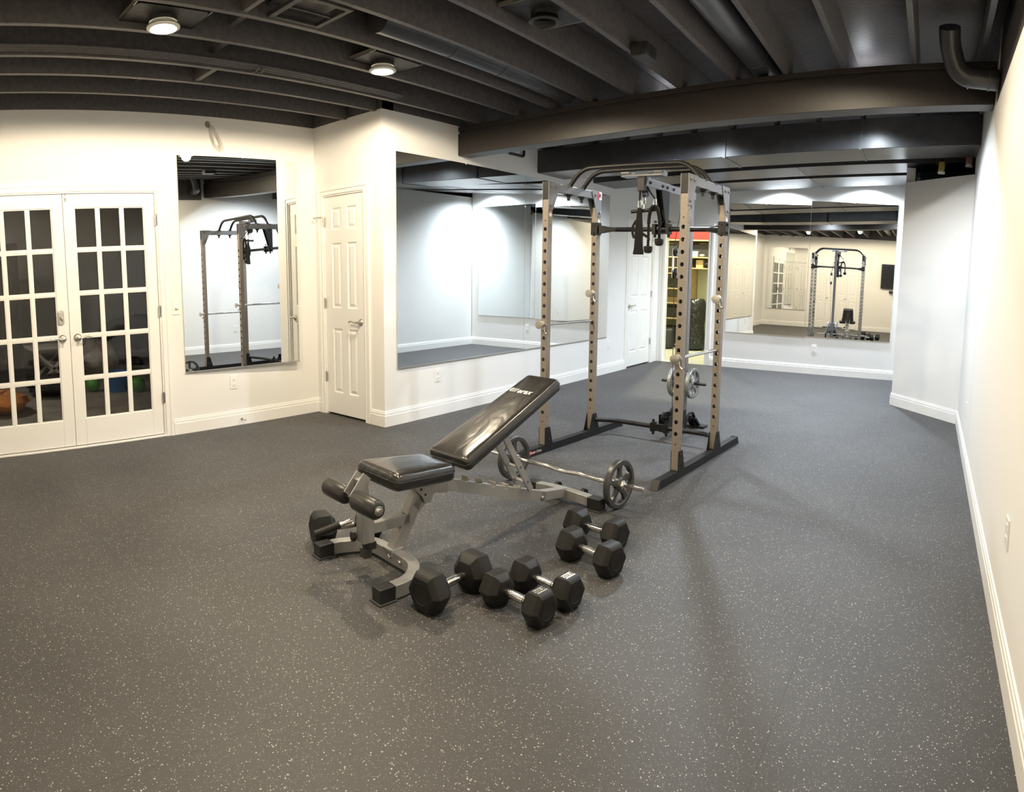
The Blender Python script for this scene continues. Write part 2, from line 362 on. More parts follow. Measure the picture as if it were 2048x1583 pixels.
# black rim boards above the painted walls, subfloor above the joists
rm = MB(); rm.box(XA - T, XA - 0.005, YN - T, YB + T, 2.70, 3.2); rm.box(XA, XC - 0.005, YB + 0.01, YB + T, 2.70, 3.2); rm.box(XC - T, XC - 0.005, YB, YD + T, 2.70, 3.2)
rm.box(XE + 0.01, XE + T, YN - T, 4.80, 2.66, 3.4); rm.box(XA - T, XE + T, YN - T, YN - 0.01, 2.72, 3.4); rm.box(XC - T, XE + 0.6, YD + 0.01, YD + T, 2.95, 3.4)
struct(rm.build('trim_rim_board', 'black_ceiling', smooth=False))
sf = MB(); xs = [XA - T, XC] + [XC + 0.6 * k for k in range(1, 9)]; vs = []; fs = []
for x in xs: vs += [(x, YN - T, zc(x) + 0.235), (x, YD + T, zc(x) + 0.235), (x, YD + T, zc(x) + 0.32), (x, YN - T, zc(x) + 0.32)]
for k in range(len(xs) - 1): fs += [(4 * k + q, 4 * k + (q + 1) % 4, 4 * k + 4 + (q + 1) % 4, 4 * k + 4 + q) for q in range(4)]
sf.add(vs, fs + [(0, 1, 2, 3), tuple(4 * (len(xs) - 1) + q for q in range(4))])
struct(sf.build('ceiling', 'black_ceiling', smooth=False))
JX = [-4.65, -4.26, -3.94, -3.505, -3.145, -2.775, -2.40, -2.0, -1.567, -1.168, -0.75, -0.245, 0.232]
for x in JX:
    z = zc(x); yend = YB if x < XC else 6.3
    j = MB().box(x - 0.02, x + 0.02, YN, yend, z, z + 0.235).build('ceiling_joist', 'black_ceiling', smooth=False, bevel=0.003, seg=1); struct(j)
# blocking between joists
def blocking(x0, x1, y, h=0.16, up=0.01): struct(MB().box(x0 + 0.02, x1 - 0.02, y - 0.02, y + 0.02, zc(x0) + up, zc(x0) + h).build('ceiling_blocking', 'black_ceiling', smooth=False))
blocking(-4.26, -3.94, 2.20); blocking(-3.94, -3.505, 2.15, 0.2, 0.09); blocking(-4.65, -4.26, 1.9, 0.2, 0.09); blocking(-3.145, -2.775, 1.72, 0.2, 0.09); blocking(-3.505, -3.145, 2.05, 0.2, 0.09)
# main beam, stepped, its underside lit by the far lamps
by0, by1 = 4.84, 5.02
def slope_box(mb, x0, x1, y0, y1, zb0, zb1, zt0, zt1):
    return mb.add([(x0, y0, zb0), (x1, y0, zb1), (x0, y1, zb0), (x1, y1, zb1), (x0, y0, zt0), (x1, y0, zt1), (x0, y1, zt0), (x1, y1, zt1)],
                  [(0, 2, 3, 1), (4, 5, 7, 6), (0, 1, 5, 4), (2, 6, 7, 3), (0, 4, 6, 2), (1, 3, 7, 5)])
def curve_box(mb, x0, x1, y0, y1, fb, ft, n=9, dz=0.0):
    vs = []; fs = []
    for k in range(n + 1):
        x = x0 + (x1 - x0) * k / n; vs += [(x, y0, fb(x)), (x, y1, fb(x) + dz), (x, y1, ft(x) + dz), (x, y0, ft(x))]
    for k in range(n): fs += [(4 * k + q, 4 * k + (q + 1) % 4, 4 * k + 4 + (q + 1) % 4, 4 * k + 4 + q) for q in range(4)]
    return mb.add(vs, fs + [(0, 1, 2, 3), tuple(4 * n + q for q in range(4))])
bm_ = MB(); curve_box(bm_, XC, XE - 0.005, by0, by1, zb, lambda x: zc(x) - 0.060)
curve_box(bm_, XC, XE - 0.005, by0 + 0.02, by1 - 0.02, lambda x: zc(x) - 0.062, lambda x: zc(x) - 0.040); curve_box(bm_, XC, XE - 0.005, by0, by1, lambda x: zc(x) - 0.042, lambda x: zc(x) - 0.001)
struct(bm_.build('ceiling_beam', 'brown_black', smooth=False, bevel=0.003, seg=1))

# ------------------------------------------------------------------ baseboards
def baseboard(name, pts):
    mb = MB(); prof = [(0, 0), (0.016, 0), (0.016, 0.095), (0.0125, 0.100), (0.0125, 0.118), (0.008, 0.123), (0.007, 0.134), (0, 0.138)]
    n = len(pts); P = [Vector((p[0], p[1], 0)) for p in pts]; rings = []
    for i in range(n):
        dirs = []
        if i: dirs.append((P[i] - P[i - 1]).normalized())
        if i < n - 1: dirs.append((P[i + 1] - P[i]).normalized())
        ns = [Vector((dd.y, -dd.x, 0)) for dd in dirs]       # room is on the right hand of the path
        m = sum(ns, Vector((0, 0, 0))).normalized(); k = 1 / max(0.3, m.dot(ns[0]))
        rings.append([P[i] + m * k * a + Vector((0, 0, z)) for a, z in prof])
    vs = [p for r in rings for p in r]; q = len(prof); fs = []
    for i in range(n - 1):
        fs += [(i * q + k, i * q + (k + 1) % q, (i + 1) * q + (k + 1) % q, (i + 1) * q + k) for k in range(q)]
    fs += [tuple(range(q)), tuple((n - 1) * q + k for k in range(q - 1, -1, -1))]
    mb.add(vs, fs); return struct(mb.build(name, 'trim', smooth=False))
baseboard('baseboard_left_near', [(XA, YN), (XA, FD0 - 0.075)])
baseboard('baseboard_left', [(XA, FD1 + 0.075), (XA, YB), (CB0 - 0.07, YB)])
baseboard('baseboard_left_far', [(CB1 + 0.075, YB), (XC, YB), (XC, DC0 - 0.075)])
baseboard('baseboard_back', [(DO1 + 0.08, YD), (GX, YD), (GX, FYl), (XE, FYr), (XE, YN)])
baseboard('baseboard_near', [(XE, YN), (-2.16, YN)])
baseboard('baseboard_near_left', [(-3.56, YN), (XA, YN)])

# ------------------------------------------------------------------ casings
def casing(name, W, a0, a1, h, wd=0.07, left=True, right=True, d=0.018, floor_z=0.0):
    mb = MB()
    for (w0, w1, dd) in ((0, wd, d * 0.65), (wd * 0.62, wd + 0.0015, d), (0.004, wd * 0.18, d * 0.85)):
        if left: wbox(mb, W, a0 - w1, a0 - w0, floor_z, h + w0, 0, dd)
        if right: wbox(mb, W, a1 + w0, a1 + w1, floor_z, h + w0, 0, dd)
        wbox(mb, W, a0 - (w1 if left else 0), a1 + (w1 if right else 0), h + w0, h + w1, 0, dd)
    # jamb lining
    wbox(mb, W, a0 - 0.004, a0 + 0.012, floor_z, h - 0.012, -T, 0.004); wbox(mb, W, a1 - 0.012, a1 + 0.004, floor_z, h - 0.012, -T, 0.004); wbox(mb, W, a0 - 0.004, a1 + 0.004, h - 0.012, h + 0.004, -T, 0.0042)
    return struct(mb.build(name, 'trim', smooth=False))
casing('trim_1', WA, FD0, FD1, FDH); casing('trim_2', WB, CB0, CB1, CBH, 0.062); casing('trim_3', WC, DC0, DC1, DCH); casing('trim_4', WD, DO0, DO1, DOH, 0.075, left=True)
casing('trim_5', WN, -3.50, -2.22, 2.05, 0.05)
thr = MB(); wbox(thr, WA, FD0, FD1, 0, 0.014, -T, 0.012); struct(thr.build('trim_threshold', 'trim', smooth=False, bevel=0.003))

# ------------------------------------------------------------------ doors
def lever(parent, W, a, z, d, dirn, name='handle'):
    mb = MB(); c = W.p(a, z, d)
    mb.lathe([(0.033, 0), (0.033, 0.004), (0.026, 0.011), (0.012, 0.013), (0.011, 0.045), (0.0135, 0.048), (0.0135, 0.058), (0.006, 0.062)], c, W.n, 24)
    pts = [W.p(a, z, d + 0.052), W.p(a + dirn * 0.03, z - 0.001, d + 0.054), W.p(a + dirn * 0.055, z + 0.008, d + 0.052), W.p(a + dirn * 0.085, z + 0.010, d + 0.05), W.p(a + dirn * 0.105, z + 0.003, d + 0.05), W.p(a + dirn * 0.108, z - 0.006, d + 0.05)]
    mb.tube(fillet(pts, 0.02, 3), 0.0075, 10)
    return mb.build(name, 'nickel', parent)
def hinge(parent, W, a, z, d=0.004):
    mb = MB(); mb.cyl(W.p(a, z - 0.045, d), W.p(a, z + 0.045, d), 0.006, 10); wbox(mb, W, a - 0.012, a + 0.012, z - 0.044, z + 0.044, d - 0.006, d)
    mb.ball(W.p(a, z + 0.048, d), 0.0065, 8, 6); return mb.build('hinge', 'nickel', parent)
def french_leaf(name, a0, a1, z0, z1, side):
    W = WA; d0, d1 = -0.052, -0.010
    t = thing(name, None, None, W.p((a0 + a1) / 2, 0, -0.03), kind='structure')
    st = 0.094; gx0, gx1, gz0, gz1 = a0 + st, a1 - st, 0.238, 1.942
    mb = MB(); wbox(mb, W, a0, gx0, z0, z1, d0, d1); wbox(mb, W, gx1, a1, z0, z1, d0, d1); wbox(mb, W, gx0, gx1, z0, gz0, d0, d1); wbox(mb, W, gx0, gx1, gz1, z1, d0, d1)
    mu = 0.026; pw = (gx1 - gx0 - 2 * mu) / 3; ph = (gz1 - gz0 - 4 * mu) / 5
    for i in (1, 2): wbox(mb, W, gx0 + i * pw + (i - 1) * mu, gx0 + i * (pw + mu), gz0, gz1, d0 + 0.006, d1 - 0.004)
    for i in range(1, 5): wbox(mb, W, gx0, gx1, gz0 + i * ph + (i - 1) * mu, gz0 + i * (ph + mu), d0 + 0.006, d1 - 0.0045)
    mb.build('door_frame', 'trim', t, smooth=False, bevel=0.003)
    bd = MB()                                                # glazing beads round every pane
    for i in range(3):
        for k in range(5):
            x0, x1 = gx0 + i * (pw + mu), gx0 + i * (pw + mu) + pw; y0, y1 = gz0 + k * (ph + mu), gz0 + k * (ph + mu) + ph
            bw = 0.007
            wbox(bd, W, x0, x0 + bw, y0 + bw, y1 - bw, -0.031, -0.017); wbox(bd, W, x1 - bw, x1, y0 + bw, y1 - bw, -0.031, -0.017); wbox(bd, W, x0, x1, y0, y0 + bw, -0.031, -0.017); wbox(bd, W, x0, x1, y1 - bw, y1, -0.031, -0.017)
    bd.build('glazing_bead', 'trim', t, smooth=False)
    g = MB(); wbox(g, W, gx0, gx1, gz0, gz1, -0.034, -0.030); g.build('glass', 'glass', t, smooth=False)
    return t
fdm = 1.435
dl = french_leaf('door_1', FD0 + 0.014, fdm - 0.0015, 0.022, FDH - 0.014, -1)
dr = french_leaf('door_2', fdm + 0.0015, FD1 - 0.014, 0.022, FDH - 0.014, 1)
lever(dl, WA, 1.372, 0.905, -0.010, -1); lever(dr, WA, 1.497, 0.905, -0.010, 1)
mb = MB(); pl = [(-0.026, -0.045), (-0.022, -0.052), (-0.012, -0.058), (0.012, -0.058), (0.022, -0.052), (0.026, -0.045), (0.026, 0.045), (0.022, 0.052), (0.012, 0.058), (-0.012, 0.058), (-0.022, 0.052), (-0.026, 0.045)]
mb.prism(pl, WA.p(1.366, 1.076, -0.012), WA.a, (0, 0, 1), 0.012); mb.prism([(a * 0.75, b_ * 0.82) for a, b_ in pl], WA.p(1.366, 1.076, 0.0), WA.a, (0, 0, 1), 0.008)
mb.lathe([(0.014, 0), (0.013, 0.012), (0.008, 0.014)], WA.p(1.366, 1.07, 0.006), WA.n, 16); mb.bar(WA.p(1.357, 1.088, 0.022), WA.p(1.377, 1.048, 0.022), 0.008, 0.016, WA.n)
mb.build('deadbolt', 'nickel', dl, bevel=0.0015)
for z in (1.83, 1.07, 0.335): hinge(dr, WA, FD1 - 0.010, z)
mb = MB(); wbox(mb, WA, 1.445, 1.475, 2.02, 2.032, -0.010, 0.0); mb.cyl(WA.p(1.46, 1.99, -0.004), WA.p(1.46, 2.045, -0.004), 0.004, 8); mb.build('flush_bolt', 'nickel', dr)
bs = MB(); wbox(bs, WA, fdm - 0.02, fdm + 0.004, 0.03, FDH - 0.016, -0.056, -0.052); bs.build('astragal', 'trim', dr, smooth=False)

def panel_door(name, W, a0, a1, z0, z1, dface, cols=2, rows=((0.22, 0.83), (1.02, 1.62), (1.74, 1.94)), stile=0.105, mid=0.10, thick=0.035, parent=None, mat='trim'):
    """six-panel leaf: flat stiles and rails, moulded panels"""
    wd = a1 - a0
    own = parent is None
    t = parent if parent else thing(name, None, None, W.p((a0 + a1) / 2, 0, 0), kind='structure')
    pw = (wd - 2 * stile - (cols - 1) * mid) / cols
    xs = [a0]
    for c in range(cols): xs += [a0 + stile + c * (pw + mid), a0 + stile + c * (pw + mid) + pw]
    xs.append(a1); zs = [z0]
    for r in rows: zs += list(r)
    zs.append(z1)
    mb = MB(); P = lambda a, z, d_: W.p(a, z, dface + d_)
    for i in range(len(xs) - 1):
        for k in range(len(zs) - 1):
            x0, x1, y0, y1 = xs[i], xs[i + 1], zs[k], zs[k + 1]
            if i % 2 == 1 and k % 2 == 1:
                rings = [(0, 0), (0.010, -0.009), (0.022, -0.009), (0.042, -0.001)]
                vs = []
                for ins, dd in rings: vs += [P(x0 + ins, y0 + ins, dd), P(x1 - ins, y0 + ins, dd), P(x1 - ins, y1 - ins, dd), P(x0 + ins, y1 - ins, dd)]
                fs = [(r * 4 + q, r * 4 + (q + 1) % 4, r * 4 + 4 + (q + 1) % 4, r * 4 + 4 + q) for r in range(len(rings) - 1) for q in range(4)]
                fs.append((12, 13, 14, 15)); mb.add(vs, fs)
            else: mb.add([P(x0, y0, 0), P(x1, y0, 0), P(x1, y1, 0), P(x0, y1, 0)], [(0, 1, 2, 3)])
    vs = [P(a0, z0, 0), P(a1, z0, 0), P(a1, z1, 0), P(a0, z1, 0)]; vs += [P(a0, z0, -thick), P(a1, z0, -thick), P(a1, z1, -thick), P(a0, z1, -thick)]
    mb.add(vs, [(0, 4, 5, 1), (1, 5, 6, 2), (2, 6, 7, 3), (3, 7, 4, 0), (4, 7, 6, 5)])
    mb.build('leaf' if own else name, mat, t, smooth=False, recalc=False)
    return t
def fix_normals(t):
    for c in t.children:
        if c.type == 'MESH':
            bm = bmesh.new(); bm.from_mesh(c.data); bmesh.ops.remove_doubles(bm, verts=bm.verts, dist=1e-5); bmesh.ops.recalc_face_normals(bm, faces=bm.faces); bm.to_mesh(c.data); bm.free()
d3 = panel_door('door_3', WB, CB0 + 0.014, CB1 - 0.014, 0.018, CBH - 0.014, -0.008, stile=0.10, mid=0.085); fix_normals(d3)
lever(d3, WB, CB1 - 0.075, 0.90, -0.008, -1)
for z in (1.82, 1.06, 0.36): hinge(d3, WB, CB0 + 0.010, z)
mb = MB(); mb.tube([WB.p(CB0 - 0.005, 1.865, 0.01), WB.p(CB0 - 0.03, 1.865, 0.04), WB.p(CB0 - 0.06, 1.86, 0.055)], 0.004, 8); mb.cyl(WB.p(CB0 - 0.06, 1.86, 0.05), WB.p(CB0 - 0.068, 1.86, 0.066), 0.008, 10); mb.build('hinge_stop', 'nickel', d3)
d4 = panel_door('door_4', WC, DC0 + 0.014, DC1 - 0.014, 0.018, DCH - 0.014, -0.008); fix_normals(d4)
lever(d4, WC, DC0 + 0.075, 0.90, -0.008, 1)
for z in (1.82, 1.06, 0.33): hinge(d4, WC, DC1 - 0.010, z)
# bifold closet on the near wall (seen in the mirrors)
bw = 0.32
for i in range(2):
    t = thing('door_5' if i == 0 else 'door_6', None, None, WN.p(-3.5 + bw * (2 * i + 1), 0, 0.01), kind='structure')
    for k in range(2):
        a = -3.5 + bw * (2 * i + k)
        panel_door('bifold_panel', WN, a + 0.002, a + bw - 0.002, 0.02, 2.04, 0.024, cols=1, stile=0.07, parent=t, thick=0.02)
    fix_normals(t)
    kx = -3.5 + bw * (1.15 if i == 0 else 2.85)
    MB().lathe([(0.008, 0), (0.008, 0.015), (0.017, 0.022), (0.014, 0.032), (0.004, 0.035)], WN.p(kx, 0.92, 0.024), WN.n, 14).build('knob', 'nickel', t)

# ------------------------------------------------------------------ wall mirrors
def mirror(name, W, a0, a1, z0, z1, label, clips=(), wedge=0.0, group=None):
    t = thing(name, label, 'mirror', W.p((a0 + a1) / 2, z0, 0.003), group=group)
    th = 0.006
    def q(a, z, d_): return W.p(a, z, d_ + wedge * (a - a0) + 0.004)
    mb = MB(); vs = [q(a, z, d_) for d_ in (0, th) for z in (z0, z1) for a in (a0, a1)]
    mb.add(vs, [(0, 2, 3, 1), (0, 1, 5, 4), (2, 6, 7, 3), (0, 4, 6, 2), (1, 3, 7, 5)]); mb.build('backing_edge', 'mirror_edge', t, smooth=False, recalc=False)
    if wedge > 0: MB().add([W.p(a0, z0, 0), W.p(a1, z0, 0), W.p(a1, z0, wedge * (a1 - a0) + 0.003), W.p(a0, z1, 0), W.p(a1, z1, 0), W.p(a1, z1, wedge * (a1 - a0) + 0.003)], [(0, 1, 2), (3, 5, 4), (1, 4, 5, 2), (0, 2, 5, 3), (0, 3, 4, 1)]).build('backing_wedge', 'outlet', t, smooth=False)
    MB().add([q(a0, z0, th + 0.0004), q(a1, z0, th + 0.0004), q(a1, z1, th + 0.0004), q(a0, z1, th + 0.0004)], [(0, 1, 2, 3)]).build('glass', 'mirror', t, smooth=False, recalc=False)
    for (a, z) in clips:
        mb = MB(); mb.lathe([(0.011, 0), (0.011, 0.012), (0.006, 0.015)], W.p(a, z, wedge * (a - a0)), W.n, 12); mb.build('mirror_clip', 'clear', t)
    ch = MB(); ch.add([q(a, z, d_ + 0.001) for d_ in (0, th + 0.003) for z in (z0 - 0.006, z0 + 0.005) for a in (a0, a1)], [(0, 2, 3, 1), (4, 5, 7, 6), (0, 1, 5, 4), (2, 6, 7, 3), (0, 4, 6, 2), (1, 3, 7, 5)]); ch.build('bottom_channel', 'nickel', t, smooth=False)
    return t
mirror('wall_mirror', WA, 2.44, 3.60, 0.53, 2.365, 'frameless wall mirror between the french doors and the closet door', clips=((3.06, 2.372), (3.60, 2.1)), wedge=0.052)
mirror('wall_mirror', WC, 4.02, 5.932, 0.50, 2.37, 'large left pane of the two mirrors beside the power rack', clips=((4.95, 2.372), (5.935, 2.05)))
mirror('wall_mirror', WC, 5.936, 7.875, 0.50, 2.37, 'mirror pane behind the power rack uprights, nearer the far door', clips=((7.0, 2.372),))
mirror('wall_mirror', WD, -3.05, -1.825, 0.535, 2.46, 'left pane of the mirror pair on the far back wall', clips=((-2.5, 2.462),))
mirror('wall_mirror', WD, -1.821, -0.565, 0.55, 2.52, 'right pane of the mirror pair on the far back wall', clips=((-1.2, 2.522),))
mirror('wall_mirror', WN, -5.02, -3.80, 0.5, 2.36, 'wall mirror behind the camera beside the bifold closet, seen only in reflection')

# ------------------------------------------------------------------ outlets and switches
def plate(name, W, a, z, label, kind='outlet', h=0.118, wd=0.074, cat='outlet', slim=False):
    t = thing(name, label, cat, W.p(a, z, 0.002))
    mb = MB(); wbox(mb, W, a - wd / 2, a + wd / 2, z - h / 2, z + h / 2, 0, 0.006); mb.build('cover_plate', 'outlet', t, bevel=0.002)
    if kind == 'outlet':
        for s in (-1, 1):
            mb = MB(); wbox(mb, W, a - 0.017, a + 0.017, z + s * 0.024 - 0.014, z + s * 0.024 + 0.014, 0.0, 0.0085); f = mb.build('receptacle', 'outlet', t, bevel=0.003)
            mb = MB()
            for q in (-0.007, 0.006): mb.cut(); wbox(mb, W, a + q - 0.0012, a + q + 0.0012, z + s * 0.024 - 0.003, z + s * 0.024 + 0.007, 0.0082, 0.0088)
            mb.cut(); mb.cyl(W.p(a, z + s * 0.024 - 0.009, 0.008), W.p(a, z + s * 0.024 - 0.009, 0.0088), 0.0024, 8); mb.build('slot', 'slot', f)
    elif kind == 'switch':
        mb = MB(); wbox(mb, W, a - 0.016, a + 0.016, z - 0.033, z + 0.033, 0.0, 0.009); mb.build('rocker', 'outlet', t, bevel=0.002)
    elif kind == 'dimmer':
        MB().lathe([(0.02, 0), (0.02, 0.004), (0.014, 0.006), (0.013, 0.018), (0.010, 0.020)], W.p(a, z, 0.005), W.n, 20).build('dial', 'outlet', t)
    return t
plate('dimmer_switch', WA, 2.378, 1.094, 'white dimmer switch plate beside the french doors', 'dimmer', cat='switch')
plate('wall_outlet', WA, 2.914, 0.394, 'white outlet centred below the mirror beside the french doors')
plate('wall_outlet', WC, 4.548, 0.379, 'white outlet below the large left mirror, left of the bench backrest')
plate('wall_outlet', WC, 7.95, 0.387, 'white outlet low on the wall left of the far white door')
plate('light_switch', WC, 8.094, 1.074, 'light switch on the wall left of the far white door', 'switch', cat='switch')
plate('wall_outlet', WD, -1.671, 0.378, 'white outlet below the mirrors on the far back wall')
plate('wall_outlet', WE, 2.42, 0.457, 'white outlet on the right wall above the baseboard, nearest the camera')
plate('wall_outlet', WE, 5.35, 0.40, 'white outlet on the far stretch of the right wall, seen in the left mirror')
t = thing('door_stop', 'small round door stop on the left baseboard', 'door stop', WA.p(2.98, 0.05, 0.016))
MB().lathe([(0.012, 0), (0.012, 0.004), (0.006, 0.006), (0.006, 0.05), (0.009, 0.052), (0.009, 0.060), (0.004, 0.064)], WA.p(2.98, 0.055, 0.016), WA.n, 14).build('spring_stop', 'nickel', t)
# coiled speaker cable hanging out of the wall
t = thing('cable_coil', 'grey white cable coil hanging from a hole above the left mirror', 'cable', WA.p(2.76, 2.64, 0.01))
mb = MB(); mb.lathe([(0.028, 0), (0.028, 0.003), (0.018, 0.004)], WA.p(2.75, 2.635, 0), WA.n, 18); mb.build('grommet', 'slot', t)
mb = MB()
for k in range(5):
    s = (k - 2) * 0.012; pts = []
    for i in range(25):
        u_ = i / 24; ang = 2 * PI * u_
        pts.append(WA.p(2.77 + 0.075 * (0.5 - 0.5 * math.cos(ang)) + (0.028 + abs(s) * 0.6) * math.sin(ang) * (0.35 + 0.9 * (0.5 - 0.5 * math.cos(ang))) + s * 0.3, 2.62 - (0.185 + s) * (0.5 - 0.5 * math.cos(ang)), 0.015 + 0.004 * k))
    mb.tube(pts, 0.0028, 6, closed=True)
mb.tube([WA.p(2.752, 2.64, -0.01), WA.p(2.756, 2.645, 0.02), WA.p(2.77, 2.62, 0.02)], 0.005, 8); mb.tube([WA.p(2.762, 2.605, 0.014), WA.p(2.785, 2.61, 0.03)], 0.006, 8)
mb.build('coil', 'cable_white', t)

# ------------------------------------------------------------------ ceiling lamps
def spot(parent, loc, energy, col, size=150, blend=0.9, rad=0.05):
    ld = bpy.data.lights.new('lamp_light', 'SPOT'); ld.energy = energy; ld.color = col; ld.spot_size = math.radians(size); ld.spot_blend = blend; ld.shadow_soft_size = rad
    o = bpy.data.objects.new('lamp_light', ld); COL.objects.link(o); o.parent = parent; o.location = Vector(loc) - WORLD_LOC[parent.as_pointer()]
    return o
def can_lamp(x, y, z, label, lit=True, power=P_WARM, col=WARM, lens='lens_warm', plate_=True, r=0.092, flip=1, group=None, size=178, blend=0.12):
    t = thing('recessed_ceiling_lamp', label, 'ceiling lamp', (x, y, z), group=group)
    mb = MB(); mb.lathe([(r, 0.004), (r, 0.0), (r * 0.80, -0.006), (r * 0.72, -0.002), (r * 0.66, 0.03), (r * 0.70, 0.032), (r * 1.0, 0.008)], (x, y, z), (0, 0, 1), 36, cap=False); mb.build('lamp_trim', 'lamp_trim' if lit else 'can_dark', t)
    if lit:
        MB().lathe([(r * 0.67, 0.016), (r * 0.5, 0.008), (0.001, 0.004)], (x, y, z), (0, 0, 1), 28, cap=False).build('lens', lens, t)
        spot(t, (x, y, z - 0.012), power, col, size=size, blend=blend)
    if plate_:
        MB().lathe([(r * 0.85, 0.03), (r * 0.85, 0.16), (0.001, 0.165)], (x, y, z), (0, 0, 1), 28, cap=False).build('lamp_housing', 'can_dark', t)
        mb = MB(); n = 28; hr = r * 0.85; s0, s1 = 0.155, 0.22; z0 = z + 0.05
        outer = []
        for k in range(n):
            a = 2 * PI * k / n; c, s = math.cos(a), math.sin(a); f = min(s0 / max(abs(c), 1e-6), s1 / max(abs(s), 1e-6)); outer.append((x + c * f, y + s * f))
        inner = [(x + hr * math.cos(2 * PI * k / n), y + hr * math.sin(2 * PI * k / n)) for k in range(n)]
        vs = [(*p, z0) for p in outer] + [(*p, z0) for p in inner] + [(*p, z0 + 0.003) for p in outer] + [(*p, z0 + 0.003) for p in inner]
        fs = []
        for k in range(n):
            j = (k + 1) % n; fs += [(k, j, n + j, n + k), (2 * n + k, 3 * n + k, 3 * n + j, 2 * n + j), (k, 2 * n + k, 2 * n + j, j), (n + k, n + j, 3 * n + j, 3 * n + k)]
        mb.add(vs, fs); mb.build('mounting_plate', 'steel_plate', t, smooth=False)
        mb = MB()
        for s in (-1, 1): mb.cut(); mb.bar((x - 0.17, y + s * 0.215, z0 + 0.012), (x + 0.17, y + s * 0.215, z0 + 0.012), 0.004, 0.024)
        mb.build('hanger_bar', 'dull_steel', t, smooth=False)
    return t
can_lamp(-3.395, 1.57, 2.69, 'lit round ceiling lamp at the upper left of the photo, nearest the french doors', group=None)
can_lamp(-3.40, 3.16, 2.69, 'lit round ceiling lamp above the corner by the closet door')
can_lamp(-2.02, 1.50, 2.77, 'lit round ceiling lamp over the open floor, seen only in the far mirror')
can_lamp(-0.80, 3.30, 2.85, 'lit round ceiling lamp over the right of the floor, seen only in the left mirror', power=90)
can_lamp(-0.80, 1.30, 2.85, 'added round ceiling lamp near the right wall, unseen above the camera', power=80)  # added lamp out of view, there only for its light
can_lamp(-2.20, 3.30, 2.765, 'unlit empty ceiling can with bare metal plate between joists', lit=False)
def cool(x, y, z, label, size=160, blend=0.75, power=P_COOL): return can_lamp(x, y, z, label, True, power, COOL, 'lens_cool', False, 0.08, size=size, blend=blend)
cool(-2.30, 5.45, 2.755, 'cool white lamp in front of the long duct, left one, hidden behind the beam', power=P_COOL_FRONT, size=162, blend=0.6)
cool(-0.66, 5.45, 2.88, 'cool white lamp in front of the long duct, right one, hidden behind the beam', power=P_COOL_FRONT, size=162, blend=0.6)
cool(-2.20, 9.36, zp(-2.2) + 0.10, 'cool white lamp in front of the far wall mirrors, left one')
cool(-1.00, 9.36, zp(-1.0) + 0.10, 'cool white lamp in front of the far wall mirrors, right one')

# ------------------------------------------------------------------ ducts and ceiling services
t = thing('air_duct', 'long black rectangular air duct running across the room behind the beam', 'duct', (-2, 6.6, 2.44))
mb = MB(); curve_box(mb, XC + 0.003, XE - 0.003, 6.17, 6.72, zb, lambda x: zc(x) - 0.02); mb.build('duct_body', 'duct', t, smooth=False, bevel=0.004, seg=1)
for x in (-3.3, -2.05, -0.75):
    mb = MB(); mb.cut(); curve_box(mb, x - 0.012, x + 0.012, 6.158, 6.72, lambda q: zb(q) - 0.006, lambda q: zc(q) - 0.018, 1); mb.build('duct_flange', 'duct', t, smooth=False)
for i, (y0, y1, x0, lab) in enumerate(((7.43, 8.01, XC + 0.003, 'flat black painted panel duct just behind the long rectangular duct'), (8.20, 9.22, -3.45, 'wide flat black ceiling panel above the far wall mirrors'))):
    t = thing('ceiling_panel', lab, 'ceiling panel', (-2, (y0 + y1) / 2, 2.5))
    xe = XE - 0.003 if i == 0 else GX + 0.0
    mb = MB(); curve_box(mb, x0, xe, y0, y1, zp, lambda q: zp(q) + 0.06, 9, 0.045 * i); mb.build('panel_sheet', 'duct', t, smooth=False, bevel=0.003, seg=1)
    mb = MB()
    for x in (-3.1, -1.6): mb.cut(); curve_box(mb, x - 0.006, x + 0.006, y0, y1, lambda q: zp(q) - 0.004, lambda q: zp(q) + 0.02, 1, 0.045 * i)
    mb.build('panel_seam', 'black_ceiling', t, smooth=False)
# chase behind the jog wall, its darkness put into black walls and floor
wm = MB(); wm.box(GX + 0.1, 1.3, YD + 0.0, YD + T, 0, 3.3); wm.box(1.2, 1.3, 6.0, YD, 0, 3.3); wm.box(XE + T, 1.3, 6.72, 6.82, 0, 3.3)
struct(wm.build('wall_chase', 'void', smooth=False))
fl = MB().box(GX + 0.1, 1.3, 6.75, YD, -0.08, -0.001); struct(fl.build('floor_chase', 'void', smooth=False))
t = thing('sheet_duct', 'glimpse of dark greenish sheet metal duct behind the top of the jog wall', 'duct', (0.35, 8.4, 2.45))
mb = MB(); mb.box(GX + 0.13, 1.0, 8.0, 8.7, 2.36, 2.60); mb.build('duct_body', 'duct', t, smooth=False, bevel=0.01)
def jar(x, y, z, label, mat):
    t = thing('hanging_jar', label, 'jar', (x, y, z + 0.13))
    MB().lathe([(0.012, 0.0), (0.033, 0.006), (0.036, 0.02), (0.036, 0.095), (0.03, 0.108)], (x, y, z), (0, 0, 1), 20).build('jar_body', mat, t)
    MB().lathe([(0.039, -0.012), (0.039, 0.004), (0.034, 0.008)], (x, y, z), (0, 0, 1), 20).build('jar_rim', 'white_print', t)
    mb = MB(); mb.tube(fillet([(x - 0.05, y, z + 0.08), (x - 0.05, y, z + 0.16), (x + 0.05, y, z + 0.16), (x + 0.05, y, z + 0.08)], 0.015), 0.007, 8); mb.cyl((x, y, z + 0.10), (x, y, z + 0.36), 0.012, 10); mb.build('bracket', 'decal', t)
jar(0.005, 7.08, 2.58, 'small yellow brown jar hanging in the dark gap above the jog wall', 'amber')
jar(0.285, 7.0, 2.655, 'small pink brown jar hanging in a black bracket beside the right wall', 'pinkbrown')
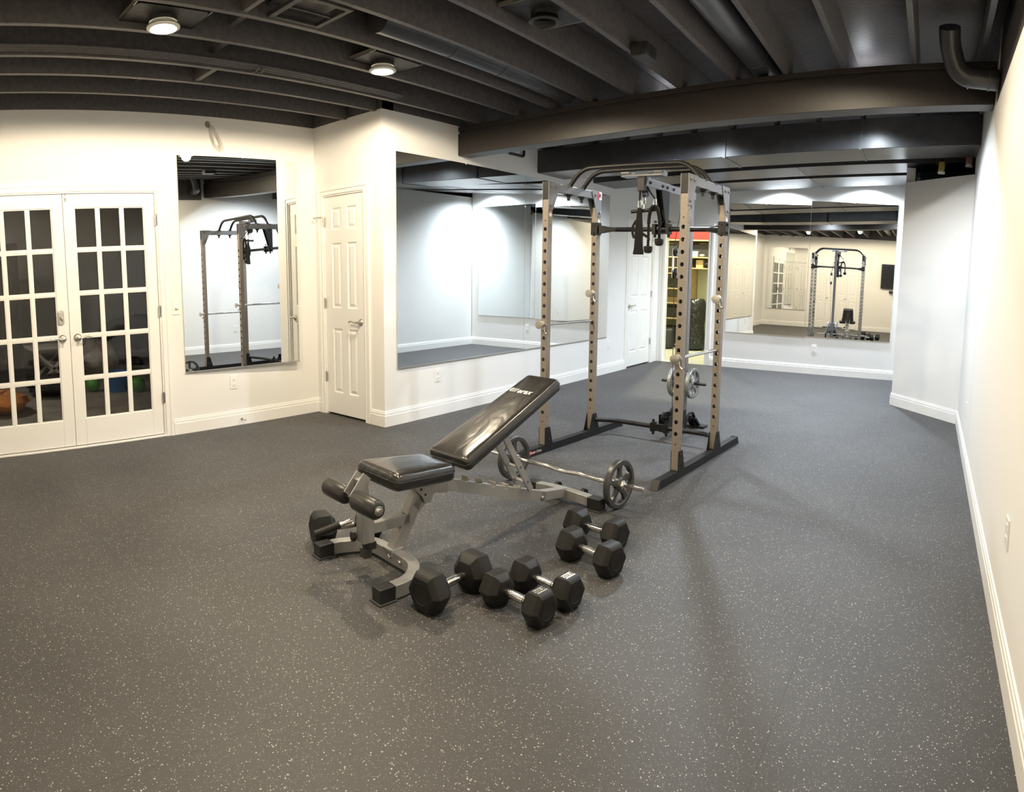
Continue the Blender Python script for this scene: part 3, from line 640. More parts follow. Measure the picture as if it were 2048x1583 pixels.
# round duct with elbow by the right wall
t = thing('round_duct', 'black round duct elbow entering the right wall above the beam end', 'duct', (0.1, 4.55, 2.8))
mb = MB(); mb.tube(fillet([(-0.01, 4.48, 3.06), (0.0, 4.55, 2.97), (0.07, 4.62, 2.80), (0.345, 4.63, 2.80)], 0.12, 8), 0.072, 20); mb.build('duct_pipe', 'duct', t)
mb = MB()
for x in (0.14, 0.28): mb.cut(); mb.lathe([(0.073, -0.006), (0.076, -0.006), (0.076, 0.006), (0.073, 0.006)], (x, 4.63, 2.80), (1, 0, -0.01), 20)
mb.build('duct_joint', 'black_ceiling', t)
def straight_duct(x, y0, y1, z, r, label):
    t = thing('round_duct', label, 'duct', (x, (y0 + y1) / 2, z))
    MB().tube([(x, y0, z), (x, y1, z)], r, 20).build('duct_pipe', 'duct', t)
    mb = MB()
    for k in range(3):
        y = y0 + (y1 - y0) * (0.3 + 0.25 * k); mb.cut(); mb.lathe([(r, -0.006), (r + 0.003, -0.006), (r + 0.003, 0.006), (r, 0.006)], (x, y, z), (0, 1, 0), 20)
    mb.build('duct_joint', 'black_ceiling', t)
straight_duct(-2.96, 2.72, 4.8, 2.815, 0.09, 'round black duct running between joists right of the lamp by the corner')
straight_duct(-1.37, -0.5, 6.0, 2.94, 0.10, 'round black duct running between joists above the power rack')
t = thing('conduit', 'thin black pipe bundle fixed along a joist above the french doors', 'pipe', (-3.90, 1.5, 2.72))
mb = MB()
for k in range(3): mb.cut(); mb.cyl((-3.90 + 0.022 * k, -0.4, 2.715 + 0.006 * k), (-3.90 + 0.022 * k, 3.8, 2.715 + 0.006 * k), 0.010, 8)
mb.build('pipe', 'black_ceiling', t)
mb = MB()
for y in (2.46, 2.50): mb.cut(); mb.tube([(-3.93, y, 2.705), (-3.88, y, 2.692), (-3.83, y, 2.71)], 0.006, 8)
mb.build('cable_clip', 'black_ceiling', t)
t = thing('ceiling_vent', 'black framed return vent opening between two joists', 'vent', (-3.02, 2.2, 2.74))
mb = MB(); zz = 2.722; x0, x1, y0, y1 = -3.12, -2.80, 2.06, 2.40
for a in ((x0, x0 + 0.03, y0 + 0.035, y1 - 0.03), (x1 - 0.03, x1, y0 + 0.035, y1 - 0.03), (x0, x1, y0, y0 + 0.035), (x0, x1, y1 - 0.03, y1)): mb.box(*a, zz, zz + 0.02)
mb.box((x0 + x1) / 2 - 0.006, (x0 + x1) / 2 + 0.006, y0 + 0.03, y1 - 0.025, zz + 0.004, zz + 0.016); mb.build('vent_frame', 'steel_plate', t, smooth=False, bevel=0.002)
mb = MB(); mb.box(x0, x1, y0, y1, zz + 0.06, zz + 0.07); mb.cut(); mb.box(x0, x1, y0 - 0.16, y0 - 0.13, zz - 0.0, zz + 0.10); mb.build('vent_box', 'black_ceiling', t, smooth=False)
t = thing('junction_box', 'small grey painted box on a joist above the power rack', 'junction box', (-1.96, 4.15, 2.80))
mb = MB(); mb.box(-1.975, -1.86, 3.95, 4.11, 2.735, 2.82); mb.build('box_body', 'steel_plate', t, bevel=0.006)
t = thing('pipe_stub', 'small black bent pipe stub on the wall under the beam', 'pipe', (XC, 5.7, 2.63))
mb = MB(); mb.tube(fillet([(XC + 0.03, 5.62, 2.56), (XC + 0.03, 5.87, 2.56), (XC + 0.03, 5.87, 2.64)], 0.03), 0.014, 10); mb.build('pipe_body', 'decal', t)

# ------------------------------------------------------------------ TV on the near wall (mirror only)
t = thing('television', 'black flat television on the near wall, seen in the far mirror', 'television', WN.p(-0.92, 1.66, 0.05))
mb = MB(); wbox(mb, WN, -1.54, -0.28, 1.30, 2.02, 0.03, 0.075); mb.build('tv_body', 'plastic_black', t, bevel=0.004)
mb = MB(); wbox(mb, WN, -1.525, -0.295, 1.315, 2.005, 0.075, 0.0765); mb.build('screen', 'screen', t, smooth=False)
mb = MB(); wbox(mb, WN, -1.2, -0.6, 1.45, 1.85, 0.0, 0.03); mb.build('wall_mount', 'plastic_black', t, smooth=False)
t = thing('soundbar', 'black soundbar on the near wall below the television', 'soundbar', WN.p(-0.9, 1.2, 0.05))
mb = MB(); wbox(mb, WN, -1.28, -0.5, 1.17, 1.24, 0.0, 0.09); mb.build('soundbar_body', 'plastic_black', t, bevel=0.01)

# ------------------------------------------------------------------ storage room beyond the doorway
SX0, SX1, SY0, SY1 = -6.3, -3.30, YD + T, 12.3
wm = MB(); wm.box(SX0, SX1, SY1, SY1 + 0.1, 0, 2.9); wm.box(SX0 - 0.1, SX0, SY0, SY1, 0, 2.9); wm.box(SX1, SX1 + 0.1, SY0, SY1, 0, 2.9); wm.box(SX0, XC - T, SY0 - 0.02, SY0 + 0.08, 0, 2.9); struct(wm.build('wall_storage', 'store_wall', smooth=False))
struct(MB().box(SX0, SX1, YD, SY1, -0.08, -0.002).build('floor_storage', 'store_floor', smooth=False))
struct(MB().box(SX0, SX1, SY0, SY1, 2.85, 2.95).build('ceiling_storage', 'store_wall', smooth=False))
can_lamp(-4.4, 10.9, 2.845, 'lamp inside the storage room, above the shelves', True, 190, (1.0, 0.98, 0.80), 'lens_warm', False, 0.07)
t = thing('storage_shelf', 'pine storage shelving in the room beyond the open doorway', 'shelf', (-4.7, 11.9, 0))
def board(x0, x1, z, y0=11.62, y1=12.25): MB().box(x0, x1, y0, y1, z - 0.022, z).build('shelf_board', 'wood', t, smooth=False, bevel=0.002)
for z in (2.03, 1.715, 1.515): board(-5.6, -3.93, z)
for z in (1.41, 1.125, 0.85, 0.56, 0.06): board(-5.6, -4.52, z)
for x in (-5.6, -4.52): MB().box(x - 0.02, x + 0.02, 11.62, 12.25, 0, 2.5).build('upright_post', 'wood', t, smooth=False)
MB().box(-3.95, -3.91, 11.62, 12.25, 1.49, 2.5).build('end_panel', 'wood', t, smooth=False)
def crate(name, x0, x1, y0, y1, z0, z1, mat, label, cat='box', lid=True, group=None):
    t = thing(name, label, cat, ((x0 + x1) / 2, (y0 + y1) / 2, z0), group=group); cx, cy_ = (x0 + x1) / 2, (y0 + y1) / 2
    mb = MB(); k = 0.92; vs = []
    for z, s in ((z0, k), (z1 - 0.02, 1.0)): vs += [(cx + (x - cx) * s, cy_ + (y - cy_) * s, z) for x, y in ((x0, y0), (x1, y0), (x1, y1), (x0, y1))]
    mb.add(vs, [(3, 2, 1, 0), (4, 5, 6, 7), (0, 1, 5, 4), (1, 2, 6, 5), (2, 3, 7, 6), (3, 0, 4, 7)]); mb.build('bin_body', mat, t, bevel=0.008)
    if lid: MB().box(x0 - 0.012, x1 + 0.012, y0 - 0.012, y1 + 0.012, z1 - 0.03, z1).build('bin_lid', mat, t, bevel=0.006)
    return t
crate('storage_bin', -5.25, -4.60, 11.66, 12.1, 2.032, 2.26, 'red_bin', 'red storage bin on the top shelf, left of the shelf post')
crate('storage_bin', -4.47, -4.00, 11.66, 12.1, 2.032, 2.26, 'red_bin', 'red storage bin on the top shelf, right of the shelf post')
crate('storage_bin', -5.2, -4.6, 11.7, 12.1, 1.717, 1.96, 'dark_bin', 'dark bin on the shelf under the left red bin', lid=False)
crate('storage_bin', -4.46, -3.98, 11.75, 12.15, 1.717, 1.97, 'dark_bin', 'dark crate with white packets on the shelf under the right red bin', lid=False)
t = thing('packet', 'small white packet in front of the dark crate on the shelf', 'packet', (-4.4, 11.69, 1.717)); MB().box(-4.45, -4.31, 11.64, 11.73, 1.717, 1.82).build('packet_body', 'white_print', t, bevel=0.01)
t = thing('pouch', 'small pale pouch lying by the white packet on the shelf', 'packet', (-4.27, 11.68, 1.717)); MB().ball((-4.23, 11.68, 1.745), 0.05, 12, 8, (1.1, 0.8, 0.55)).build('pouch_body', 'cloth_pale', t)
t = thing('shoe', 'dark rounded bundle on the low shelf above the pale panel', 'bundle', (-4.05, 11.75, 1.52)); MB().ball((-4.08, 11.72, 1.575), 0.10, 14, 8, (1.0, 1.2, 0.55)).build('bundle_body', 'cloth_dark', t)
t = thing('wood_box', 'open pine box on the shelf beside the dark bundle', 'box', (-4.3, 11.8, 1.52)); mb = MB(); mb.box(-4.35, -4.21, 11.7, 11.98, 1.517, 1.66); mb.build('box_body', 'wood', t, smooth=False)
t = thing('wicker_basket', 'round wicker basket on the left shelves above the black bin', 'basket', (-4.85, 11.8, 0.85)); MB().lathe([(0.20, 0), (0.24, 0.10), (0.23, 0.10), (0.20, 0.02), (0.001, 0.02)], (-4.80, 11.88, 0.852), (0, 0, 1), 24, cap=False).build('basket_body', 'wicker', t)
for (z0, z1, lb) in ((1.127, 1.30, 'dark bin on the third shelf below the red bins'), (0.562, 0.78, 'black bin on the low shelf behind the broom'), (0.062, 0.40, 'black bin at the bottom of the storage shelves'), (1.412, 1.50, 'flat wooden tray on the shelf in the storage room')):
    crate('storage_bin', -5.2, -4.6, 11.75, 12.15, z0, z1, 'wicker' if z1 == 1.50 else 'dark_bin', lb, lid=False)
t = thing('wall_sheet', 'pale upright sheet leaning behind the black rubbish bag', 'panel', (-4.2, 12.2, 0)); MB().box(-4.49, -4.08, 12.20, 12.24, 0.0, 1.49).build('sheet_body', 'panel', t, smooth=False)
t = thing('vent_pipe', 'pale vertical pipe in the storage room above the rubbish bag', 'pipe', (-4.02, 12.1, 0)); MB().cyl((-4.03, 12.05, 0), (-4.03, 12.05, 1.49), 0.05, 18).build('pipe_body', 'pvc', t)
t = thing('board_sheet', 'yellowish particle board strip against the storage room wall', 'panel', (-3.75, 12.2, 0)); MB().box(-3.88, -3.55, 12.18, 12.22, 0, 1.5).build('board_body', 'osb', t, smooth=False)
def sack(name, label, c, pts, mat, seg=18, crump=0.06):
    t = thing(name, label, 'bag', (c[0], c[1], 0)); rnd = random.Random(5); mb = MB(); vs = []; fs = []
    for (z, rx, ry) in pts:
        for k in range(seg):
            a = 2 * PI * k / seg; f = 1 + crump * math.sin(3 * a + z * 9) + crump * 0.8 * rnd.uniform(-1, 1)
            vs.append((c[0] + rx * f * math.cos(a), c[1] + ry * f * math.sin(a), z + (rnd.uniform(-0.02, 0.02) if 0.05 < z else 0)))
    for i in range(len(pts) - 1):
        fs += [(i * seg + k, i * seg + (k + 1) % seg, (i + 1) * seg + (k + 1) % seg, (i + 1) * seg + k) for k in range(seg)]
    fs += [tuple(range(seg - 1, -1, -1)), tuple((len(pts) - 1) * seg + k for k in range(seg))]
    mb.add(vs, fs); ob = mb.build('bag_body', mat, t, ang=60); md = ob.modifiers.new('sub', 'SUBSURF'); md.levels = 1; md.render_levels = 1
    return t
sack('rubbish_bag', 'tall shiny black rubbish bag standing inside the open doorway', (-4.27, 11.48), [(0.0, 0.22, 0.18), (0.06, 0.25, 0.2), (0.25, 0.235, 0.2), (0.5, 0.22, 0.19), (0.72, 0.24, 0.18), (0.88, 0.22, 0.15), (0.97, 0.19, 0.10), (0.93, 0.10, 0.05)], 'bag')
sack('dark_sack', 'low dark grey sack on the storage room floor beside the shelves', (-4.82, 11.38), [(0.0, 0.20, 0.14), (0.04, 0.22, 0.15), (0.2, 0.21, 0.14), (0.36, 0.20, 0.10), (0.38, 0.17, 0.06)], 'tarp', crump=0.04)
t = thing('broom', 'broom with blue handle and white head leaning on the shelves', 'broom', (-4.62, 11.55, 0.3))
MB().tube([(-4.60, 11.57, 0.05), (-4.56, 11.59, 0.72)], 0.014, 10).build('broom_handle', 'blue', t); mb = MB(); mb.cbox((-4.555, 11.575, 0.76), (0.09, 0.05, 0.10)); mb.build('broom_head', 'white_print', t, bevel=0.012)

# ------------------------------------------------------------------ dim playroom behind the french doors
PX0, PX1 = -10.9, XA - T
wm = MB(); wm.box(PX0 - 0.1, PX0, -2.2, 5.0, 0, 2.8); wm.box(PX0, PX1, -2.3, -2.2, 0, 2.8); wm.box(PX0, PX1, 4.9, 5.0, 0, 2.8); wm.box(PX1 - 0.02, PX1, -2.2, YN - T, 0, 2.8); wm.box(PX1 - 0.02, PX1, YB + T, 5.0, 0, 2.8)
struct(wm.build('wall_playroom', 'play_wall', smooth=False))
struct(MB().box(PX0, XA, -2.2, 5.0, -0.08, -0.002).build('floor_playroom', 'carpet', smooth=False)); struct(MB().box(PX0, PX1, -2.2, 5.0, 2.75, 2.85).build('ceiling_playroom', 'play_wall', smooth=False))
can_lamp(-7.2, 0.2, 2.745, 'added fill lamp inside the dim room behind the french doors', True, 100, (1.0, 0.9, 0.8), 'trim', False, 0.07)  # added lamp that brightens the room behind the glass
t = thing('dark_doorway', 'dark box standing in for a doorway in the dim room behind the left french door', 'doorway', (-9.2, 1.6, 0)); MB().box(-9.5, -9.1, 1.15, 1.85, 0.0, 1.95).build('doorway_box', 'dark_bin', t, bevel=0.005); MB().box(-9.1, -9.085, 1.18, 1.82, 0.05, 1.92).build('doorway_sheet', 'cloth_dark', t, bevel=0.003)  # dark box and front sheet stand in for a darker doorway
t = thing('toy_bucket', 'blue toy bucket on the floor behind the right french door', 'bucket', (-7.59, 2.68, 0)); MB().lathe([(0.11, 0), (0.15, 0.24), (0.155, 0.25), (0.14, 0.25), (0.10, 0.02), (0.001, 0.02)], (-7.59, 2.68, 0), (0, 0, 1), 24, cap=False).build('bucket_body', 'blue', t)
for (x, y, lb) in ((-7.75, 2.42, 'green toy ball left of the blue bucket behind the french door'), (-7.40, 2.88, 'green toy ball right of the blue bucket behind the french door')):
    t = thing('toy_ball', lb, 'ball', (x, y, 0)); MB().ball((x, y, 0.09), 0.09, 18, 12).build('ball_body', 'green', t)
t = thing('folding_stool', 'white folding stool in the dim room behind the left french door', 'stool', (-8.6, 2.1, 0))
MB().box(-8.85, -8.35, 1.8, 2.4, 0.50, 0.54).build('stool_top', 'cloth_pale', t, bevel=0.01)
for s in (-1, 1):
    MB().bar((-8.6 + s * 0.2, 1.85, 0), (-8.6 + s * 0.2, 2.35, 0.5), 0.035, 0.035).build('leg', 'cloth_pale', t); MB().bar((-8.6 + s * 0.2, 2.35, 0), (-8.6 + s * 0.2, 1.85, 0.5), 0.035, 0.035).build('leg', 'cloth_pale', t)
def heap(name, label, c, s, mat):
    t = thing(name, label, 'cloth', (c[0], c[1], 0)); rnd = random.Random(hash(name) % 99); mb = MB(); mb.ball((c[0], c[1], s[2] * 0.5), 1.0, 18, 10, (s[0], s[1], s[2] * 0.5))
    for p in mb.v: p += Vector((rnd.uniform(-1, 1) * 0.05, rnd.uniform(-1, 1) * 0.05, 0 if p.z < 0.02 else rnd.uniform(0, 0.05)))
    mb.build('cloth_body', mat, t, ang=70)
heap('orange_blanket', 'crumpled orange blanket on the floor behind the left french door', (-7.0, 1.15), (0.35, 0.3, 0.2), 'orange')
heap('dark_blanket', 'dark heap on the floor behind the left french door beside the stool', (-7.8, 1.9), (0.35, 0.3, 0.22), 'cloth_dark')
heap('grey_blanket', 'large dark heap with pale top at the back of the dim room', (-9.95, 3.9), (0.5, 0.75, 0.75), 'cloth_dark')
heap('pale_blanket', 'pale grey cloth heap behind the right french door', (-9.0, 2.9), (0.22, 0.3, 0.5), 'cloth_pale')

# ------------------------------------------------------------------ power rack
RK = Matrix.Translation((-2.114, 4.3954, 0)) @ Matrix.Rotation(-0.06863, 4, 'Z')
def rk(x, y, z): return RK @ Vector((x, y, z))
rack = thing('power_rack', 'tall grey power rack cage with lat tower standing behind the bench', 'power rack', RK @ Vector((0, 0, 0)))
def holed(mb, cx, cy_, zs, z0, z1, w_=0.05, r=0.0140, n=14):
    """hollow square post with round holes front and back"""
    h = w_ / 2; pitch = zs[1] - zs[0]; cells = [(z - pitch / 2, z + pitch / 2, z) for z in zs]
    for sgn in (-1, 1):
        y = cy_ + sgn * h
        for (a, b_, z) in cells:
            vs = []; ang = [2 * PI * (k + 0.5) / n for k in range(n)]
            for q in ang:
                c, s = math.cos(q), math.sin(q); f = min(h / max(abs(c), 1e-6), (pitch / 2) / max(abs(s), 1e-6)); vs.append((cx + c * f, y, z + s * f))
            vs += [(cx + r * math.cos(q), y, z + r * math.sin(q)) for q in ang]
            fs = [(k, (k + 1) % n, n + (k + 1) % n, n + k) for k in range(n)]
            # corners
            base = len(vs); vs += [(cx - h, y, a), (cx + h, y, a), (cx + h, y, b_), (cx - h, y, b_)]
            def near(cn): return sorted(range(n), key=lambda k: (Vector(vs[k]) - Vector(vs[base + cn])).length)[:2]
            for cn in range(4):
                k1, k2 = near(cn); fs.append((base + cn, k1, k2))
            mb.add(vs, fs)
        for (a, b_) in ((z0, cells[0][0]), (cells[-1][1], z1)): mb.add([(cx - h, y, a), (cx + h, y, a), (cx + h, y, b_), (cx - h, y, b_)], [(0, 1, 2, 3)])
    for sgn in (-1, 1): mb.add([(cx + sgn * h, cy_ - h, z0), (cx + sgn * h, cy_ + h, z0), (cx + sgn * h, cy_ + h, z1), (cx + sgn * h, cy_ - h, z1)], [(0, 1, 2, 3)])
    for z in (z0, z1): mb.add([(cx - h, cy_ - h, z), (cx + h, cy_ - h, z), (cx + h, cy_ + h, z), (cx - h, cy_ + h, z)], [(0, 1, 2, 3)])
ZS = [0.306 + 0.0797 * k for k in range(18)]
UX, UYF, UYB = 0.552, -0.326, 0.326
for sx in (-1, 1):
    for y in (UYF, UYB):
        mb = MB(RK); holed(mb, sx * UX, y, ZS, 0.06, 1.99); up = mb.build('upright', 'taupe', rack, smooth=False, recalc=False)
        mb = MB(RK)
        for z in (0.235, 1.722): mb.cut(); mb.cyl((sx * UX, y - 0.0255, z), (sx * UX, y - 0.024, z), 0.0055, 10)
        for z in (0.20, 0.27, 1.69, 1.77): mb.cut(); mb.cyl((sx * UX + 0.0255, y, z), (sx * UX + 0.024, y, z), 0.0045, 10); mb.cut(); mb.cyl((sx * UX - 0.0255, y, z), (sx * UX - 0.024, y, z), 0.0045, 10)
        mb.build('bolt_hole', 'hole', up)
def zfix(ob):
    bm = bmesh.new(); bm.from_mesh(ob.data); bmesh.ops.remove_doubles(bm, verts=bm.verts, dist=1e-5); bmesh.ops.recalc_face_normals(bm, faces=bm.faces); bm.to_mesh(ob.data); bm.free()
for c in rack.children:
    if c.name.startswith('upright'): zfix(c)
for sx in (-1, 1):
    x = sx * UX
    ft = MB(RK); ft.box(x - 0.027, x + 0.027, -0.60, 0.76, 0.0, 0.058); ft = ft.build('base_foot', 'rack_black', rack, bevel=0.003)
    for s, y in ((-1, -0.60), (1, 0.76)):
        MB(RK).prism([(0, 0), (0, 0.062), (s * 0.012, 0.062), (s * 0.045, 0.0)], (x + 0.029, y, 0), (0, 1, 0), (0, 0, 1), -0.058 if s else 0).build('end_cap', 'plastic_black', ft, bevel=0.003)
    for y in (UYF, UYB):
        for side in (-1, 1):
            g = MB(RK); xx = x + side * 0.0255
            g.prism([(-0.026, 0.05), (0.075, 0.05), (0.035, 0.19), (-0.026, 0.19)] if y < 0 else [(-0.075, 0.05), (0.075, 0.05), (0.03, 0.19), (-0.03, 0.19)], (xx, y, 0), (0, 1, 0), (0, 0, 1), side * 0.004)
            if y < 0 or True:
                for (yy, zz) in ((0.0, 0.16), (0.03, 0.085)): g.lathe([(0.010, 0), (0.010, 0.006), (0.006, 0.009)], (xx, y + yy, zz), (side, 0, 0), 10)
            g.build('gusset_plate', 'rack_black', rack, bevel=0.001)
    # top side beam and its brackets
    tb = MB(RK); tb.box(x - 0.024, x + 0.024, UYF + 0.026, UYB - 0.026, 1.935, 1.995); tb.build('side_beam', 'rack_grey', rack, bevel=0.003)
    for y, s in ((UYF, 1), (UYB, -1)):
        br = MB(RK)
        for side in (-1, 1):
            xx = x + side * 0.0257
            br.prism([(-s * 0.028, 2.0), (s * 0.115, 2.0), (s * 0.085, 1.925), (s * 0.028, 1.80), (-s * 0.028, 1.80)], (xx, y, 0), (0, 1, 0), (0, 0, 1), side * 0.004)
            for (yy, zz) in ((0, 1.97), (0.0, 1.83), (s * 0.06, 1.968)): br.lathe([(0.011, 0), (0.011, 0.007), (0.007, 0.012)], (xx + side * 0.003, y + yy, zz), (side, 0, 0), 10)
        br.build('corner_bracket', 'rack_grey', rack, bevel=0.001)
        MB(RK).box(x - 0.029, x + 0.029, y - 0.0275, y + 0.0275, 1.872, 2.0).build('top_sleeve', 'rack_black', rack, bevel=0.003)
    for yy in (-0.066, 0.11):
        ub = MB(RK); ub.lathe([(0.022, 0), (0.022, 0.01), (0.012, 0.02), (0.012, 0.045)], (x, yy, 1.935), (0, 0, -1), 12); ub.box(x - 0.035, x + 0.035, yy - 0.014, yy + 0.014, 1.928, 1.936); ub.cut(); ub.box(x - 0.03, x + 0.03, yy - 0.016, yy + 0.016, 1.993, 2.003)
        ub.build('bar_mount', 'rack_black', rack)
for yy in (-0.066, 0.11):
    pts = [(-0.552, yy, 1.99), (-0.40, yy, 2.13), (0.38, yy, 2.13), (0.552, yy, 1.99)]
    MB(RK).tube(fillet([(-0.552, yy, 1.985), (-0.43, yy, 2.12), (0.43, yy, 2.12), (0.552, yy, 1.985)], 0.09, 7), 0.0165, 14).build('pull_up_bar', 'rack_black', rack)
# decals
mb = MB(RK); mb.box(0.0, 0.001, 0, 0, 0, 0) if False else None
lx = -UX + 0.0275
dc = MB(RK); dc.box(lx, lx + 0.0008, -0.545, -0.385, 0.010, 0.050); dc.build('foot_decal', 'decal', rack, smooth=False)
dc = MB(RK); dc.prism([(0, 0.006), (0.0, 0.042), (0.030, 0.042), (0.030, 0.03), (0.07, 0.034), (0.07, 0.022), (0.03, 0.018), (0.012, 0.006)], (lx + 0.0008, -0.542, 0.005), (0, 1, 0), (0, 0, 1), 0.0005); dc.build('decal_flash', 'red_print', rack, smooth=False)
dc = MB(RK); dc.text('Power', (lx + 0.0014, -0.500, 0.030), (0, 1, 0), (0, 0, 1), 0.026, 0.0003, 0.25); dc.text('Crew', (lx + 0.0014, -0.425, 0.031), (0, 1, 0), (0, 0, 1), 0.026, 0.0003, 0.25); dc.build('decal_text', 'white_print', rack, smooth=False)
bx = -UX + 0.0303
dc = MB(RK); dc.box(bx, bx + 0.001, UYB - 0.028, UYB + 0.028, 1.935, 1.995); dc.build('bracket_decal', 'white_print', rack, smooth=False)
dc = MB(RK); dc.box(bx + 0.001, bx + 0.0014, UYB - 0.028, UYB - 0.008, 1.935, 1.995); dc.text('R', (bx + 0.0014, UYB + 0.008, 1.966), (0, 1, 0), (0, 0, 1), 0.055, 0.0004, 0.0, 0.001); dc.build('bracket_decal_print', 'red_print', rack, smooth=False)
for (x, y) in ((-UX, UYF), (-UX, UYB), (UX, UYB)):
    sx_ = 0.0258
    dc = MB(RK); dc.lathe([(0.016, 0), (0.016, 0.0008)], (x + sx_, y, 1.765), (1, 0, 0), 16); dc.build('warning_sticker', 'white_print', rack, smooth=False)
    dc = MB(RK); dc.lathe([(0.0125, 0), (0.0135, 0.0004), (0.0145, 0)], (x + sx_ + 0.0008, y, 1.765), (1, 0, 0), 16, cap=False); dc.build('sticker_ring', 'red_print', rack, smooth=False)
# rear cross bars
for side in (-1, 1):
    x = side * UX; cl = MB(RK); cl.box(x - 0.031, x + 0.031, UYB - 0.03, UYB + 0.034, 1.655, 1.755)
    for z in (1.675, 1.735): cl.lathe([(0.011, 0), (0.011, 0.008), (0.006, 0.012)], (x + side * 0.031, UYB, z), (side, 0, 0), 10); cl.lathe([(0.009, 0), (0.009, 0.006)], (x - 0.0, UYB - 0.03, z), (0, -1, 0), 10)
    cl.prism([(0, -0.035), (0.13, -0.012), (0.13, 0.012), (0, 0.035)], (x - side * 0.03, UYB + 0.006, 1.70), (-side, 0.35, 0), (0, 0, 1), 0.03)
    cl.build('crossbar_clamp', 'rack_black', rack, bevel=0.003)
MB(RK).tube(fillet([(-UX + 0.03, UYB + 0.01, 1.70), (-0.35, 0.42, 1.705), (0.35, 0.42, 1.705), (UX - 0.03, UYB + 0.01, 1.70)], 0.2, 8), 0.019, 14).build('upper_crossbar', 'rack_black', rack)
cc = MB(RK)
for x in (-0.06, 0.06): cc.cut(); cc.box(x - 0.014, x + 0.014, 0.39, 0.45, 1.665, 1.745); cc.cyl((x, 0.42, 1.755), (x, 0.42, 1.77), 0.012, 10); cc.cyl((x, 0.42, 1.64), (x, 0.42, 1.67), 0.012, 10)
cc.cut(); cc.box(-0.07, 0.07, 0.435, 0.455, 1.67, 1.74); cc.build('crossbar_bolt', 'rack_black', rack)
MB(RK).tube(fillet([(-UX + 0.02, UYB + 0.02, 0.135), (-0.42, 0.50, 0.115), (0.42, 0.50, 0.115), (UX - 0.02, UYB + 0.02, 0.135)], 0.2, 8), 0.019, 14).build('lower_crossbar', 'rack_black', rack)
cc = MB(RK)
for x in (-0.06, 0.06): cc.box(x - 0.016, x + 0.016, 0.475, 0.53, 0.075, 0.150); cc.cyl((x, 0.50, 0.15), (x, 0.50, 0.175), 0.011, 10); cc.cyl((x, 0.50, 0.05), (x, 0.50, 0.075), 0.011, 10)
cc.box(-0.08, 0.08, 0.48, 0.525, 0.085, 0.14); cc.build('lower_clamp', 'rack_black', rack)
# lat tower
MY = 0.93
MB(RK).box(-0.026, 0.026, MY - 0.026, MY + 0.026, 0.03, 2.02).build('tower_mast', 'rack_grey', rack, bevel=0.003)
MB(RK).box(-0.024, 0.024, 0.09, MY + 0.06, 1.995, 2.055).build('tower_top_beam', 'rack_grey', rack, bevel=0.003)
MB(RK).box(-0.03, 0.03, 0.06, 0.10, 1.955, 2.065).build('beam_end_cap', 'rack_black', rack, bevel=0.004)
MB(RK).box(-0.024, 0.024, 0.52, MY + 0.20, 0.07, 0.12).build('tower_base_beam', 'rack_black', rack, bevel=0.003)
tp = MB(RK); tp.box(-0.17, 0.17, 0.06, 0.15, 2.06, 2.075); tp.box(-0.17, -0.10, 0.055, 0.155, 2.075, 2.095); tp.box(0.10, 0.17, 0.055, 0.155, 2.075, 2.095); tp.build('top_plate', 'rack_grey', rack, bevel=0.002)
gs = MB(RK)
for side in (-1, 1): gs.cut(); gs.prism([(0.0, 0.0), (0.26, 0.0), (0.04, -0.30), (-0.05, -0.34), (-0.05, -0.0)], (side * 0.027, 0.46, 2.0), (0, -0.45, 0), (0, 0, 1), side * 0.004)
gs.cut(); gs.rtube([(0, 0.44, 1.70), (0, 0.45, 1.86), (0, 0.40, 2.0)], 0.05, 0.03); gs.build('tower_support', 'rack_black', rack, bevel=0.002)
bt = MB(RK)
for y in (0.16, 0.36, 0.44, 0.55, 0.80):
    for side in (-1, 1): bt.cut(); bt.lathe([(0.012, 0), (0.012, 0.008), (0.007, 0.013)], (side * 0.0245, y, 2.025), (side, 0, 0), 10)
bt.build('beam_bolt', 'hole', rack)
def pulley(y, z, r=0.042, x=0.0, name='pulley'):
    mb = MB(RK); mb.lathe([(r, -0.010), (r, -0.008), (r * 0.82, 0.0), (r, 0.008), (r, 0.010)], (x, y, z), (1, 0, 0), 24); mb.cyl((x - 0.02, y, z), (x + 0.02, y, z), 0.010, 10); return mb.build(name, 'plastic_black', rack)
pulley(0.14, 1.96); pulley(0.86, 1.97); pulley(0.62, 0.17, 0.05, -0.02); pulley(0.74, 0.19, 0.055, 0.0); pulley(0.84, 0.17, 0.05, 0.02)
pulley(0.86, 1.55, 0.04, -0.085); pulley(0.86, 1.36, 0.04, -0.085)
fr = MB(RK)
for x in (-0.110, -0.060): fr.cut(); fr.box(x - 0.003, x + 0.003, 0.845, 0.875, 1.33, 1.58)
fr.build('floating_pulley_frame', 'chrome', rack)
pf = MB(RK)
for x in (-0.045, 0.045): pf.cut(); pf.box(x - 0.003, x + 0.003, 0.57, 0.90, 0.10, 0.20)
pf.build('low_pulley_bracket', 'rack_black', rack)
cb = MB(RK)
for (a, b_) in (((0.0, 0.14, 1.92), (0.0, 0.14, 1.86)), ((-0.09, 0.83, 1.59), (-0.03, 0.83, 1.97)), ((-0.08, 0.88, 1.59), (0.0, 0.88, 1.96)), ((-0.085, 0.84, 1.32), (-0.04, 0.80, 0.22)), ((0.02, 0.88, 1.96), (0.02, 0.88, 0.55))): cb.cut(); cb.cyl(a, b_, 0.003, 6)
cb.build('steel_cable', 'decal', rack)
